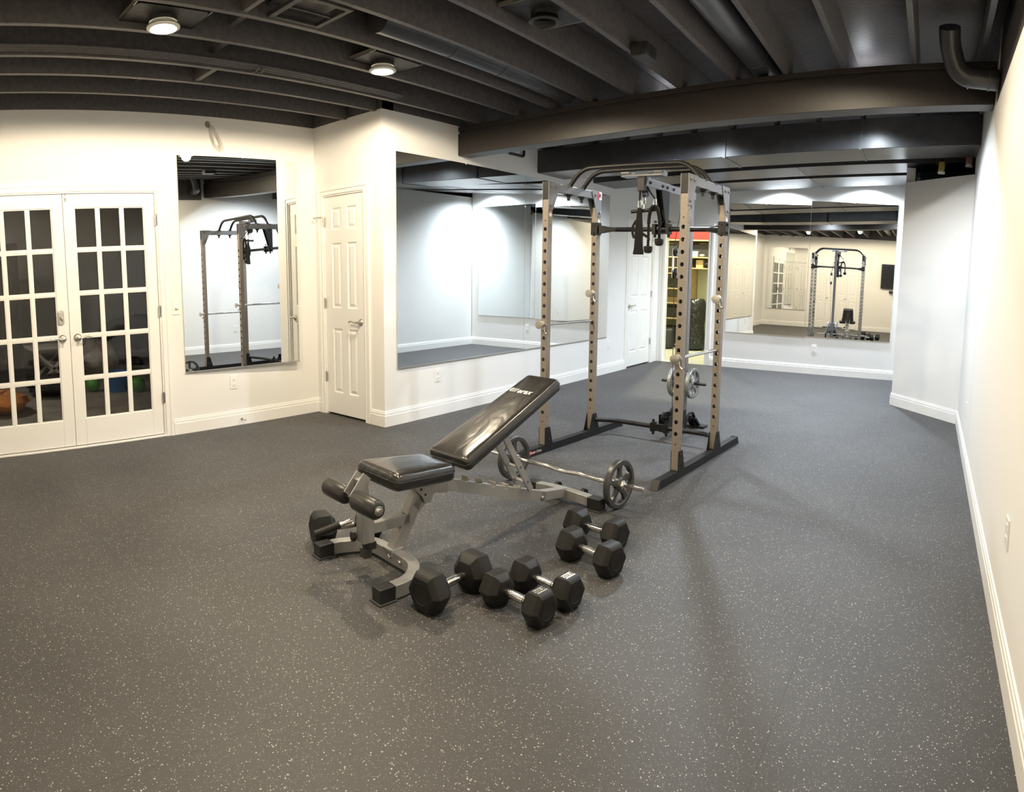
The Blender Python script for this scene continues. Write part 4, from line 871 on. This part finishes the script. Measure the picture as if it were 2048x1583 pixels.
# carriage with two loading pegs
PZ = 0.43
ca_ = MB(RK); ca_.box(-0.045, 0.045, MY - 0.045, MY + 0.045, PZ - 0.07, PZ + 0.09); ca_.build('weight_carriage', 'rack_grey', rack, bevel=0.004)
MB(RK).cyl((-0.21, MY, PZ), (0.21, MY, PZ), 0.012, 14).build('loading_peg', 'decal', rack)
fp = MB(RK); fp.rtube([(0.03, 1.05, 0.10), (0.03, 1.14, 0.02)], 0.10, 0.02); fp.box(-0.07, 0.13, 1.10, 1.20, 0.0, 0.02); fp.build('foot_plate', 'rack_black', rack, bevel=0.003)
rb = MB(RK); rb.tube([(0.045 + 0.05 * 0, 1.0 + 0.10 * math.cos(q), 0.03 + 0.13 * math.sin(q)) for q in [PI * k / 10 for k in range(11)]], 0.012, 8); rb.build('base_hoop', 'rack_black', rack)
# J hooks and safety bars
def jhook(x, y, z):
    h = MB(RK); h.lathe([(0.028, 0), (0.028, 0.006), (0.010, 0.010), (0.010, 0.055), (0.031, 0.057), (0.031, 0.063), (0.012, 0.065)], (x, y - 0.026, z), (0, -1, 0), 24)
    h.lathe([(0.026, 0), (0.026, 0.004)], (x, y - 0.027, z - 0.012), (0, -1, 0), 16)
    h.tube(fillet([(x + 0.01, y - 0.032, z - 0.015), (x + 0.018, y - 0.036, z - 0.055), (x + 0.04, y - 0.036, z - 0.07), (x + 0.05, y - 0.034, z - 0.055)], 0.012, 4), 0.004, 8)
    return h.build('bar_hook', 'nickel', rack)
jhook(-UX, UYF, 0.965); jhook(-UX, UYB, 1.185); jhook(UX, UYF, 0.81); jhook(UX, UYB, 1.19)
for x, z in ((-UX, 0.965), (UX, 0.812)): MB(RK).cyl((x, UYF + 0.02, z), (x, UYB - 0.02, z), 0.0115, 16).build('safety_bar', 'chrome', rack)

# weight plates
def plate_mesh(mb, c, axis, R, th, holes=6, spoke=True):
    """ring + hub + spokes (cast plate with openings)"""
    ax = Vector(axis).normalized(); h = th / 2
    mb.lathe([(R * 0.80, -h * 0.8), (R * 0.83, -h), (R * 0.97, -h), (R, -h * 0.7), (R, h * 0.7), (R * 0.97, h), (R * 0.83, h), (R * 0.80, h * 0.8), (R * 0.80, -h * 0.8)], c, ax, 48, cap=False)
    mb.lathe([(0.014, -h * 1.15), (R * 0.24, -h * 1.15), (R * 0.30, -h * 0.6), (R * 0.30, h * 0.6), (R * 0.24, h * 1.15), (0.014, h * 1.15), (0.014, -h * 1.15)], c, ax, 32, cap=False)
    x, y, d_ = frame(ax); c = Vector(c)
    for k in range(holes):
        q = 2 * PI * k / holes + 0.3; n = 8; vs = []
        for s in (-1, 1):
            for i in range(n + 1):
                rr = R * (0.26 + 0.56 * i / n); wd = R * (0.17 + 0.16 * abs(2 * i / n - 1) ** 2)
                for e in (-1, 1):
                    aa = q + e * wd / rr / 2; vs.append(c + (x * math.cos(aa) + y * math.sin(aa)) * rr + d_ * s * h * 0.55)
        m = 2 * (n + 1); fs = []
        for i in range(n):
            a = 2 * i; fs += [(a, a + 1, a + 3, a + 2), (m + a, m + a + 2, m + a + 3, m + a + 1), (a, a + 2, m + a + 2, m + a), (a + 1, m + a + 1, m + a + 3, a + 3)]
        mb.add(vs, fs)
    return mb
for s, lb in ((-1, 'grey weight plate on the left peg of the rack weight carriage'), (1, 'grey weight plate on the right peg of the rack weight carriage')):
    c = rk(s * 0.085, MY, PZ); t = thing('weight_plate', lb, 'weight plate', c)
    ax = RK.to_3x3() @ Vector((1, 0, 0)); mb = MB(); plate_mesh(mb, c, ax, 0.132, 0.034); mb.build('plate_body', 'iron_light', t)
    for e in (-1, 1):
        mb = MB(); x_, y_, d_ = frame(ax)
        for k in range(4):
            mb.cut(); q = PI / 2 * k + 0.8; mb.text('25', c + (x_ * math.cos(q) + y_ * math.sin(q)) * 0.118 + ax * e * 0.0172, e * y_, x_ * 1.0, 0.022, 0.0006)
        mb.build('raised_number', 'iron_light', t)

# lat bar, strap and rope hanging from the front of the top beam
def carab(mb, p, s=0.03):
    p = Vector(p); mb.tube([p + Vector((s * 0.42 * math.cos(q), 0.0, s * math.sin(q))) for q in [2 * PI * k / 14 for k in range(14)]], 0.0032, 8, closed=True)
HB = RK @ Matrix.Translation((0.0, 0.12, 0))
t = thing('lat_pull_bar', 'short black pull bar hanging from the top beam of the rack', 'pull bar', HB @ Vector((0, 0, 1.87)))
MB(HB).tube([(-0.105, 0.0, 1.812), (0.03, 0.0, 1.82), (0.125, 0, 1.828)], 0.0135, 14).build('bar', 'rack_black', t)
mb = MB(HB); carab(mb, (0.0, 0, 1.885), 0.032); mb.cyl((0.0, 0, 1.83), (0.0, 0, 1.862), 0.006, 8); mb.cut(); carab(mb, (0.0, 0.004, 1.925), 0.02); mb.build('carabiner', 'chrome', t); MB(HB).ball((0.0, 0, 1.935), 0.017, 12, 8, (1, 1, 1.3)).build('cable_stop', 'plastic_black', t)
t = thing('ab_strap', 'flat black nylon strap hanging from the rack beside the rope', 'strap', HB @ Vector((-0.02, -0.03, 1.9)))
mb = MB(HB); y = -0.03
sec = [(1.80, 0.020), (1.74, 0.026), (1.66, 0.034), (1.60, 0.033), (1.545, 0.036), (1.505, 0.044), (1.495, 0.042)]; vs = []; fs = []
for z, wd in sec: vs += [(-0.02 - wd, y - 0.006, z), (-0.02 + wd, y - 0.006, z), (-0.02 + wd, y + 0.006, z), (-0.02 - wd, y + 0.006, z)]
for i in range(len(sec) - 1): fs += [(4 * i + k, 4 * i + (k + 1) % 4, 4 * i + 4 + (k + 1) % 4, 4 * i + 4 + k) for k in range(4)]
fs += [(3, 2, 1, 0), tuple(4 * (len(sec) - 1) + k for k in range(4))]; mb.add(vs, fs); mb.build('strap_body', 'nylon', t, bevel=0.002)
mb = MB(HB); mb.rtube(fillet([(-0.045, y, 1.745), (-0.075, y, 1.70), (-0.078, y, 1.66), (-0.06, y, 1.615)], 0.02, 3), 0.018, 0.006, (0, 1, 0)); mb.cut(); mb.rtube([(0.015, y, 1.645), (0.06, y, 1.62), (0.065, y, 1.60)], 0.02, 0.006, (0, 1, 0)); mb.cut(); mb.rtube([(-0.02, y, 1.80), (-0.02, y, 1.835)], 0.03, 0.008, (0, 1, 0)); mb.build('side_loop', 'nylon', t)
mb = MB(HB); carab(mb, (-0.02, y, 1.865), 0.034); mb.build('carabiner', 'chrome', t); MB(HB).tube([(-0.02, y, 1.89), (-0.025, y + 0.01, 1.97)], 0.008, 8).build('hanging_cord', 'nylon', t)
t = thing('triceps_rope', 'black twisted triceps rope with two rubber end knobs hanging from the rack', 'rope', HB @ Vector((0.1, -0.02, 1.88)))
def rope(mb, pts):
    P = [Vector(p) for p in pts]; seg = []
    for i in range(len(P) - 1):
        for k in range(10): seg.append(P[i].lerp(P[i + 1], k / 10))
    seg.append(P[-1])
    for ph in range(3):
        pp = []; s = 0.0
        for i, p in enumerate(seg):
            if i: s += (p - seg[i - 1]).length
            a = s * 150 + ph * 2 * PI / 3; x_, y_, d_ = frame((seg[min(i + 1, len(seg) - 1)] - seg[max(i - 1, 0)])); pp.append(p + (x_ * math.cos(a) + y_ * math.sin(a)) * 0.006)
        mb.tube(pp, 0.0075, 7)
rp = fillet([(0.145, -0.02, 1.60), (0.145, -0.02, 1.76), (0.12, -0.02, 1.835), (0.10, -0.02, 1.85), (0.07, -0.02, 1.835), (0.055, -0.02, 1.76), (0.055, -0.02, 1.55)], 0.04, 5)
mb = MB(HB); rope(mb, rp); mb.build('rope', 'nylon', t)
for (x, z) in ((0.055, 1.535), (0.145, 1.59)): MB(HB).lathe([(0.010, -0.03), (0.026, -0.026), (0.033, -0.010), (0.034, 0.016), (0.030, 0.022), (0.010, 0.024)], (x, -0.02, z), (0, 0, 1), 20).build('end_knob', 'rubber', t)
mb = MB(HB); carab(mb, (0.10, -0.02, 1.875), 0.03); mb.build('carabiner', 'chrome', t); MB(HB).tube([(0.10, -0.02, 1.90), (0.05, 0.0, 1.95), (0.01, 0.02, 1.99)], 0.006, 8).build('hanging_cord', 'nylon', t)

# ------------------------------------------------------------------ adjustable bench
BW = Vector((0.99139, -0.13094, 0)); BU = Vector((0.13094, 0.99139, 0))
BK = Matrix.Translation((-2.18, 1.775, 0)) @ Matrix(((BW.x, BU.x, 0, 0), (BW.y, BU.y, 0, 0), (0, 0, 1, 0), (0, 0, 0, 1)))
bench = thing('weight_bench', 'black padded incline bench with silver frame in the middle of the floor', 'bench', BK @ Vector((0, 0, 0)))
def pad(name, corners, th, r, crown, mat='vinyl', n=(10, 14)):
    """cushion from 4 top corners (local), thickness th along the downward normal; rounded edge, crowned top"""
    p00, p10, p11, p01 = [Vector(c) for c in corners]; nn = (p10 - p00).cross(p01 - p00).normalized()
    L_ = ((p01 - p00).length + (p11 - p10).length) / 2; W_ = ((p10 - p00).length + (p11 - p01).length) / 2
    def param(k, m, size):
        return k / m
    nu, nv = n; vs = []; fs = []
    def edge(u): 
        return min(u, 1 - u)
    for layer in (0, 1):
        for j in range(nv + 1):
            for i in range(nu + 1):
                u = i / nu; v = j / nv
                u = 0.5 - 0.5 * math.cos(PI * u) if True else u; v = 0.5 - 0.5 * math.cos(PI * v)
                p = (p00 * (1 - u) + p10 * u) * (1 - v) + (p01 * (1 - u) + p11 * u) * v
                eu = min(u, 1 - u) * W_; ev = min(v, 1 - v) * L_; e = min(eu, ev)
                # rounded plan corners
                if eu < r and ev < r:
                    q = Vector((r - eu, r - ev)); l = q.length
                    if l > r:
                        cu = (p10 - p00).normalized() * (1 if u < 0.5 else -1); cv = (p01 - p00).normalized() * (1 if v < 0.5 else -1)
                        p = p + cu * (q.x - q.x * r / l) + cv * (q.y - q.y * r / l); e = 0
                rr = min(r * 0.8, th * 0.48); drop = 0.0
                if e < rr: drop = rr - math.sqrt(max(0, rr * rr - (rr - e) ** 2))
                if layer == 0: p = p + nn * (crown * min(1, e / 0.08) - drop)
                else: p = p - nn * (th - drop)
                vs.append(p)
    N = (nu + 1) * (nv + 1)
    for j in range(nv):
        for i in range(nu):
            a = j * (nu + 1) + i; b_ = a + 1; c = a + nu + 2; d_ = a + nu + 1
            fs += [(a, b_, c, d_), (N + a, N + d_, N + c, N + b_)]
    ring = [i for i in range(nu + 1)] + [(j + 1) * (nu + 1) - 1 for j in range(1, nv + 1)] + [nv * (nu + 1) + i for i in range(nu - 1, -1, -1)] + [j * (nu + 1) for j in range(nv - 1, 0, -1)]
    for k in range(len(ring)):
        a, b_ = ring[k], ring[(k + 1) % len(ring)]; fs.append((a, N + a, N + b_, b_))
    mb = MB(BK); mb.add(vs, fs); ob = mb.build(name, mat, bench, ang=180)
    md = ob.modifiers.new('sub', 'SUBSURF'); md.levels = 1; md.render_levels = 2
    sp = MB(BK); pts = [vs[k] - nn * 0.012 + (vs[k] - (p00 + p10 + p11 + p01) / 4).normalized() * 0.0015 for k in ring]; sp.tube(pts, 0.0022, 6, closed=True); s_ = sp.build('seam_piping', mat, ob)
    return ob
seat = pad('seat_pad', [(-0.165, 0.165, 0.478), (0.165, 0.165, 0.478), (0.135, 0.535, 0.452), (-0.135, 0.535, 0.452)], 0.084, 0.030, 0.006)
back = pad('back_pad', [(-0.145, 0.575, 0.462), (0.145, 0.575, 0.462), (0.118, 1.295, 0.775), (-0.118, 1.295, 0.775)], 0.074, 0.026, 0.007, n=(12, 22))
# printed wordmark: three slanted strokes then letters
bd_ = Vector((0, 0.72, 0.313)).normalized(); bn_ = Vector((1, 0, 0)).cross(bd_)
po = Vector((0.0, 0.575, 0.462)) + bd_ * 0.595 + bn_ * 0.0092 + Vector((-0.010, 0, 0))
lg = MB(BK); lg.text('erax', po + Vector((0.032, 0, 0)), (1, 0, 0), bd_, 0.056, 0.0004, 0.12, 0.0008)
for k in range(3):
    x0 = -0.062 + k * 0.0155
    lg.prism([(x0 - 0.006, -0.016), (x0 - 0.0005, -0.016), (x0 + 0.0105, 0.018), (x0 + 0.005, 0.018)], po, (1, 0, 0), bd_, 0.0006)
lg.tube([po + Vector((1, 0, 0)) * (-0.055 - 0.018 * math.sin(q)) + bd_ * (0.014 * math.cos(q) + 0.001) + bn_ * 0.0004 for q in [PI * k / 10 * 0.95 for k in range(11)]], 0.0024, 6)
lg.build('wordmark', 'white_print', back, smooth=False)
B = lambda nm, mat, mb, bev=0.003: mb.build(nm, mat, bench, bevel=bev)
# front U base
up = fillet([(-0.255, 0.055, 0.034), (-0.255, 0.11, 0.034), (-0.175, 0.255, 0.044), (0.175, 0.255, 0.044), (0.265, 0.15, 0.036), (0.265, 0.035, 0.034)], 0.12, 8)
ub = B('front_base', 'bench_silver', MB(BK).rtube(up, 0.052, 0.058))
for (x, y) in ((-0.255, 0.03), (0.265, 0.012)):
    mb = MB(BK); mb.box(x - 0.031, x + 0.031, y - 0.035, y + 0.045, 0.008, 0.068); mb.build('foot_cap', 'plastic_black', ub, bevel=0.004)
    mb = MB(BK); mb.box(x - 0.037, x + 0.037, y - 0.042, y + 0.048, 0.0, 0.009); mb.build('foot_pad', 'iron', ub, bevel=0.002)
mb = MB(BK)
for x in (-0.02, 0.06): mb.cut(); mb.lathe([(0.012, 0), (0.012, 0.006), (0.007, 0.010)], (x + 0.03, 0.229, 0.046), (0, -1, 0), 12)
mb.build('bolt', 'chrome', ub)
# post, main beam, rear bar
B('front_post', 'bench_silver', MB(BK).rtube([(0, 0.262, 0.06), (0, 0.42, 0.345)], 0.05, 0.062, (0, -1, 0.3)))
B('post_collar', 'bench_silver', MB(BK).box(-0.036, 0.036, 0.222, 0.292, 0.070, 0.082), 0.002)
spine = fillet([(0, 0.375, 0.245), (0, 0.46, 0.325), (0, 0.56, 0.322), (0, 0.98, 0.185), (0, 1.30, 0.082)], 0.10, 6)
B('main_beam', 'bench_silver', MB(BK).rtube(spine, 0.050, 0.058))
B('beam_sleeve', 'bench_silver', MB(BK).rtube([(0, 0.515, 0.333), (0, 0.575, 0.322)], 0.056, 0.085), 0.003)
rbm = MB(BK); rbm.rtube([(-0.215, 1.50, 0.043), (-0.12, 1.50, 0.05), (0.0, 1.50, 0.055), (0.15, 1.50, 0.05), (0.215, 1.50, 0.043)], 0.052, 0.055); rear = B('rear_base', 'bench_silver', rbm)
B('beam_tail', 'bench_silver', MB(BK).rtube([(0, 1.26, 0.092), (0, 1.50, 0.058)], 0.05, 0.055))
for s in (-1, 1):
    x = s * 0.235; mb = MB(BK); mb.box(x - 0.045, x + 0.03 if s < 0 else x + 0.045, 1.468, 1.532, 0.008, 0.076); mb.build('foot_cap', 'plastic_black', rear, bevel=0.004)
    mb = MB(BK); mb.box(x - 0.05, x + 0.05, 1.462, 1.538, 0.0, 0.009); mb.build('foot_pad', 'iron', rear, bevel=0.002)
    mb = MB(BK); mb.cyl((s * 0.10 - 0.012, 1.56, 0.055), (s * 0.10 + 0.012, 1.56, 0.055), 0.028, 18); mb.build('transport_wheel', 'rubber', rear)
mb = MB(BK); mb.lathe([(0.011, 0), (0.011, 0.006), (0.006, 0.009)], (0.026, 1.27, 0.086), (1, 0, 0), 12); mb.build('bolt', 'chrome', rear)
# ladder catches on the beam
ct = MB(BK)
for k in range(6):
    y = 0.60 + 0.095 * k; z = 0.338 - 0.033 * k - 0.004 * (k > 2); ct.cut(); ct.bar((-0.026, y, z), (0.026, y, z), 0.026, 0.006); ct.bar((-0.026, y + 0.012, z + 0.014), (0.026, y + 0.012, z + 0.014), 0.005, 0.022)
B('ladder_catch', 'dull_steel', ct, 0.001)
# back support arms
for s in (-1, 1): B('support_arm', 'bench_silver', MB(BK).rtube([(s * 0.046, 0.90, 0.565), (s * 0.046, 1.15, 0.165)], 0.012, 0.036, (0, 1, 0.6)), 0.001)
ar = MB(BK); ar.cyl((-0.056, 0.905, 0.558), (0.056, 0.905, 0.558), 0.011, 12); ar.cut(); ar.cyl((-0.052, 1.12, 0.215), (0.052, 1.12, 0.215), 0.010, 12); ar.cut(); ar.cyl((-0.052, 1.06, 0.31), (0.052, 1.06, 0.31), 0.008, 12); B('arm_rod', 'chrome', ar, 0)
br = MB(BK); br.rtube([(0, 0.56, 0.385), (0, 1.12, 0.628)], 0.045, 0.03); B('back_rail', 'bench_silver', br)
sr = MB(BK); sr.rtube([(0, 0.22, 0.388), (0, 0.52, 0.372)], 0.045, 0.03)
for s in (-1, 1): sr.cut(); sr.prism([(0.30, 0.40), (0.36, 0.41), (0.47, 0.30), (0.455, 0.262), (0.42, 0.262), (0.40, 0.30)], (s * 0.034, 0, 0), (0, 1, 0), (0, 0, 1), s * 0.004)
B('seat_bracket', 'bench_silver', sr, 0.001)
mb = MB(BK)
for (y, z) in ((0.375, 0.365), (0.395, 0.335), (0.42, 0.305)): mb.cut(); mb.cyl((0.036, y, z), (0.040, y, z), 0.006, 10)
B('bracket_hole', 'hole', mb, 0)
# leg developer: brace, post, roller pads, handle
B('brace', 'bench_silver', MB(BK).rtube([(0, 0.34, 0.205), (0, 0.09, 0.205)], 0.05, 0.05))
B('leg_post', 'bench_silver', MB(BK).box(-0.03, 0.03, 0.075, 0.135, 0.145, 0.275))
B('post_foot', 'plastic_black', MB(BK).prism([(-0.032, 0), (0.032, 0), (0.032, 0.04), (-0.032, 0.04)], (0, 0.105, 0.112), (1, 0, 0), (0, 1, 0), 0.034), 0.004)
B('post_stub', 'iron', MB(BK).box(-0.022, 0.022, 0.085, 0.125, 0.072, 0.114))
hd = MB(BK); hd.rtube([(0, 0.10, 0.26), (0, 0.085, 0.44)], 0.045, 0.045, (0, -1, 0)); B('roller_post', 'bench_silver', hd)
bkt = MB(BK)
for s in (-1, 1): bkt.cut(); bkt.bar((s * 0.026, 0.03, 0.37), (s * 0.026, 0.10, 0.455), 0.006, 0.05)
B('roller_bracket', 'bench_silver', bkt, 0.001)
B('roller_rod', 'chrome', MB(BK).cyl((-0.22, 0.035, 0.362), (0.222, 0.035, 0.362), 0.010, 14), 0)
for s in (-1, 1):
    mb = MB(BK); x0, x1 = (0.03, 0.205); prof = [(0.020, 0.0), (0.036, 0.004), (0.043, 0.018), (0.044, 0.10), (0.043, 0.160), (0.036, 0.172), (0.024, 0.176)]
    mb.lathe(prof, (s * 0.030, 0.035, 0.362), (s, 0, 0), 28); rl = mb.build('roller_pad', 'foam', bench, ang=50)
    MB(BK).lathe([(0.022, 0), (0.022, 0.004), (0.010, 0.005), (0.009, 0.010)], (s * 0.206, 0.035, 0.362), (s, 0, 0), 20).build('end_disc', 'chrome', rl)
hn = MB(BK); hn.tube([(-0.03, 0.05, 0.245), (-0.05, -0.015, 0.228)], 0.012, 12); B('handle_rod', 'chrome', hn, 0)
B('hand_grip', 'rubber', MB(BK).tube([(-0.046, 0.0, 0.232), (-0.085, -0.105, 0.197)], 0.0165, 16), 0)
kn = MB(BK); kn.lathe([(0.010, 0), (0.010, 0.02), (0.022, 0.022), (0.024, 0.03), (0.022, 0.042), (0.008, 0.045)], (-0.03, 0.095, 0.165), (-0.3, -1, 0), 10); B('locking_knob', 'plastic_black', kn, 0)

# ------------------------------------------------------------------ curl bar on the floor with two plates
PL, PR = Vector((-2.475, 3.43, 0.142)), Vector((-1.660, 3.335, 0.142)); ax = (PR - PL).normalized(); sd = Vector((-ax.y, ax.x, 0))
bar = thing('curl_bar', 'silver zigzag curl bar lying on the floor behind the bench', 'barbell', (PL + PR) / 2 - Vector((0, 0, 0.0)))
Lb = (PR - PL).length; zig = [(-0.20, 0, 0), (0.10, 0, 0), (0.17, 0.03, 0.012), (0.30, -0.03, -0.012), (0.42, 0.026, 0.010), (0.50, 0.022, 0.008), (0.62, -0.03, -0.012), (0.74, 0.03, 0.012), (0.80, 0, 0), (1.0, 0, 0)]
pts = [PL - ax * 0.03] + [PL + ax * (0.085 * 0 + Lb * (a if a > 0 else 0.05)) + sd * o_ * 0.8 + Vector((0, 0, z_)) for a, o_, z_ in ((0.08, 0, 0), (0.15, 0.012, -0.006), (0.33, -0.025, 0.012), (0.47, 0.015, -0.010), (0.53, 0.015, -0.010), (0.67, -0.025, 0.012), (0.84, 0.012, -0.008), (0.92, 0, 0))] + [PR + ax * 0.03]
MB().tube(fillet(pts, 0.04, 4), 0.0135, 14).build('bar_shaft', 'chrome', bar)
for s, P in ((-1, PL), (1, PR)):
    d_ = ax * s
    MB().tube([P - d_ * 0.02, P + d_ * (0.20 if s < 0 else 0.172)], 0.0140, 14).build('bar_sleeve', 'chrome', bar)
    MB().lathe([(0.024, -0.036), (0.026, -0.034), (0.026, -0.022), (0.014, -0.020)], P, d_, 20).build('inner_collar', 'chrome', bar)
    mb = MB(); mb.lathe([(0.016, 0.018), (0.028, 0.019), (0.028, 0.028), (0.020, 0.034), (0.016, 0.042)], P, d_, 6); mb.build('star_collar', 'chrome', bar)
for s, P, lb in ((-1, PL, 'dark grey weight plate on the left end of the curl bar, behind the bench arms'), (1, PR, 'dark grey weight plate on the right end of the curl bar')):
    t = thing('weight_plate', lb, 'weight plate', P - Vector((0, 0, 0.142))); mb = MB(); plate_mesh(mb, P, ax, 0.142, 0.034, 5); mb.build('plate_body', 'iron', t)
    x_, y_, dd = frame(ax)
    for e in (-1, 1):
        mb = MB()
        for k in range(5): 
            mb.cut(); q = 2 * PI / 5 * k + 0.3; mb.text('25', P + (x_ * math.cos(q) + y_ * math.sin(q)) * 0.072 + ax * e * 0.0096, e * y_, x_, 0.022, 0.0006)
        mb.build('raised_number', 'iron', t)

# ------------------------------------------------------------------ hex dumbbells
def dumbbell(size, L_, hl, lab_txt=None, lab_mat='grey_print'):
    """axis along X, resting on a flat; size = flat to flat"""
    t = thing('hex_dumbbell', 'x', 'dumbbell', (0, 0, 0)); R = size / 2 / math.cos(PI / 6); zc_ = size / 2
    for s in (-1, 1):
        x0 = s * (L_ / 2 - hl); mb = MB()
        mb.lathe([(R * 0.50, 0.0), (R * 0.66, 0.004), (R * 0.985, hl * 0.29), (R, hl * 0.32), (R, hl * 0.80), (R * 0.985, hl * 0.83), (R * 0.80, hl * 0.985), (R * 0.76, hl)], (x0, 0, zc_), (s, 0, 0), 6, phase=0.0)
        hd_ = mb.build('head', 'rubber', t, bevel=0.004, ang=25)
        MB().lathe([(R * 0.5, 0), (R * 0.5, 0.0015), (R * 0.46, 0.0016), (R * 0.44, 0.0)], (s * L_ / 2, 0, zc_), (s, 0, 0), 24, cap=False).build('end_ring', 'rubber', hd_)
        if lab_txt and s in lab_txt[1]:
            xm = s * (L_ / 2 - hl * 0.43); mb = MB(); mb.box(xm - hl * 0.17, xm + hl * 0.17, -R * 0.36, R * 0.36, size - 0.0002, size + 0.0006); mb.build('weight_label', lab_mat, hd_, smooth=False)
            mb = MB(); mb.text(lab_txt[0], (xm, 0, size + 0.0008), (0, 1, 0), (-1, 0, 0), hl * 0.30, 0.0003, 0, 0.0004); mb.build('label_text', 'decal', hd_, smooth=False)
    g = L_ / 2 - hl
    MB().lathe([(0.0125, -g), (0.0125, -g * 0.86), (0.0155, -g * 0.80), (0.0165, -g * 0.4), (0.0178, 0), (0.0165, g * 0.4), (0.0155, g * 0.80), (0.0125, g * 0.86), (0.0125, g)], (0, 0, zc_), (1, 0, 0), 20).build('handle', 'chrome', t)
    mb = MB()
    for q in (-0.80, -0.62, 0.62, 0.80): mb.cut(); mb.lathe([(0.0168, -0.0015), (0.0176, 0), (0.0168, 0.0015)], (g * q, 0, zc_), (1, 0, 0), 20, cap=False)
    for k in range(6):
        a = PI / 3 * k
        mb.cut(); mb.tube([(-g * 0.58, 0.0164 * math.cos(a), zc_ + 0.0164 * math.sin(a)), (0, 0.0178 * math.cos(a), zc_ + 0.0178 * math.sin(a)), (g * 0.58, 0.0164 * math.cos(a), zc_ + 0.0164 * math.sin(a))], 0.0012, 5)
    mb.build('knurl_line', 'hole', t)
    return t
GRP = None
def put(t, pa, pb, label):
    c = (Vector(pa) + Vector(pb)) / 2; d_ = Vector(pb) - Vector(pa); t.location = (c.x, c.y, 0); t.rotation_euler = (0, 0, math.atan2(d_.y, d_.x)); t['label'] = label; t['group'] = 'hex dumbbells around the bench'
big = dumbbell(0.160, 0.355, 0.112); put(big, (-1.735, 1.80, 0), (-1.712, 2.13, 0), 'large hex dumbbell lying right of the bench front foot, pointing towards the bench rear')
b2 = dup(big); put(b2, (-2.56, 1.89, 0), (-2.45, 2.20, 0), 'hex dumbbell lying left under the bench leg roller')
mid = dumbbell(0.136, 0.315, 0.096, ('20LB', (1,)), 'grey_print'); put(mid, (-1.565, 2.055, 0), (-1.33, 2.025, 0), 'hex dumbbell with dull grey label, nearest of the pair on the open floor')
m2 = dumbbell(0.136, 0.315, 0.096, ('20LB', (1,)), 'white_print'); put(m2, (-1.545, 2.225, 0), (-1.305, 2.195, 0), 'hex dumbbell with white label, behind the grey labelled one')
far = dumbbell(0.148, 0.325, 0.100); put(far, (-1.535, 2.60, 0), (-1.305, 2.545, 0), 'nearer of the two unlabelled hex dumbbells in front of the curl bar')
f2 = dup(far); put(f2, (-1.655, 2.845, 0), (-1.405, 2.81, 0), 'farther of the two unlabelled hex dumbbells, closest to the curl bar plate')
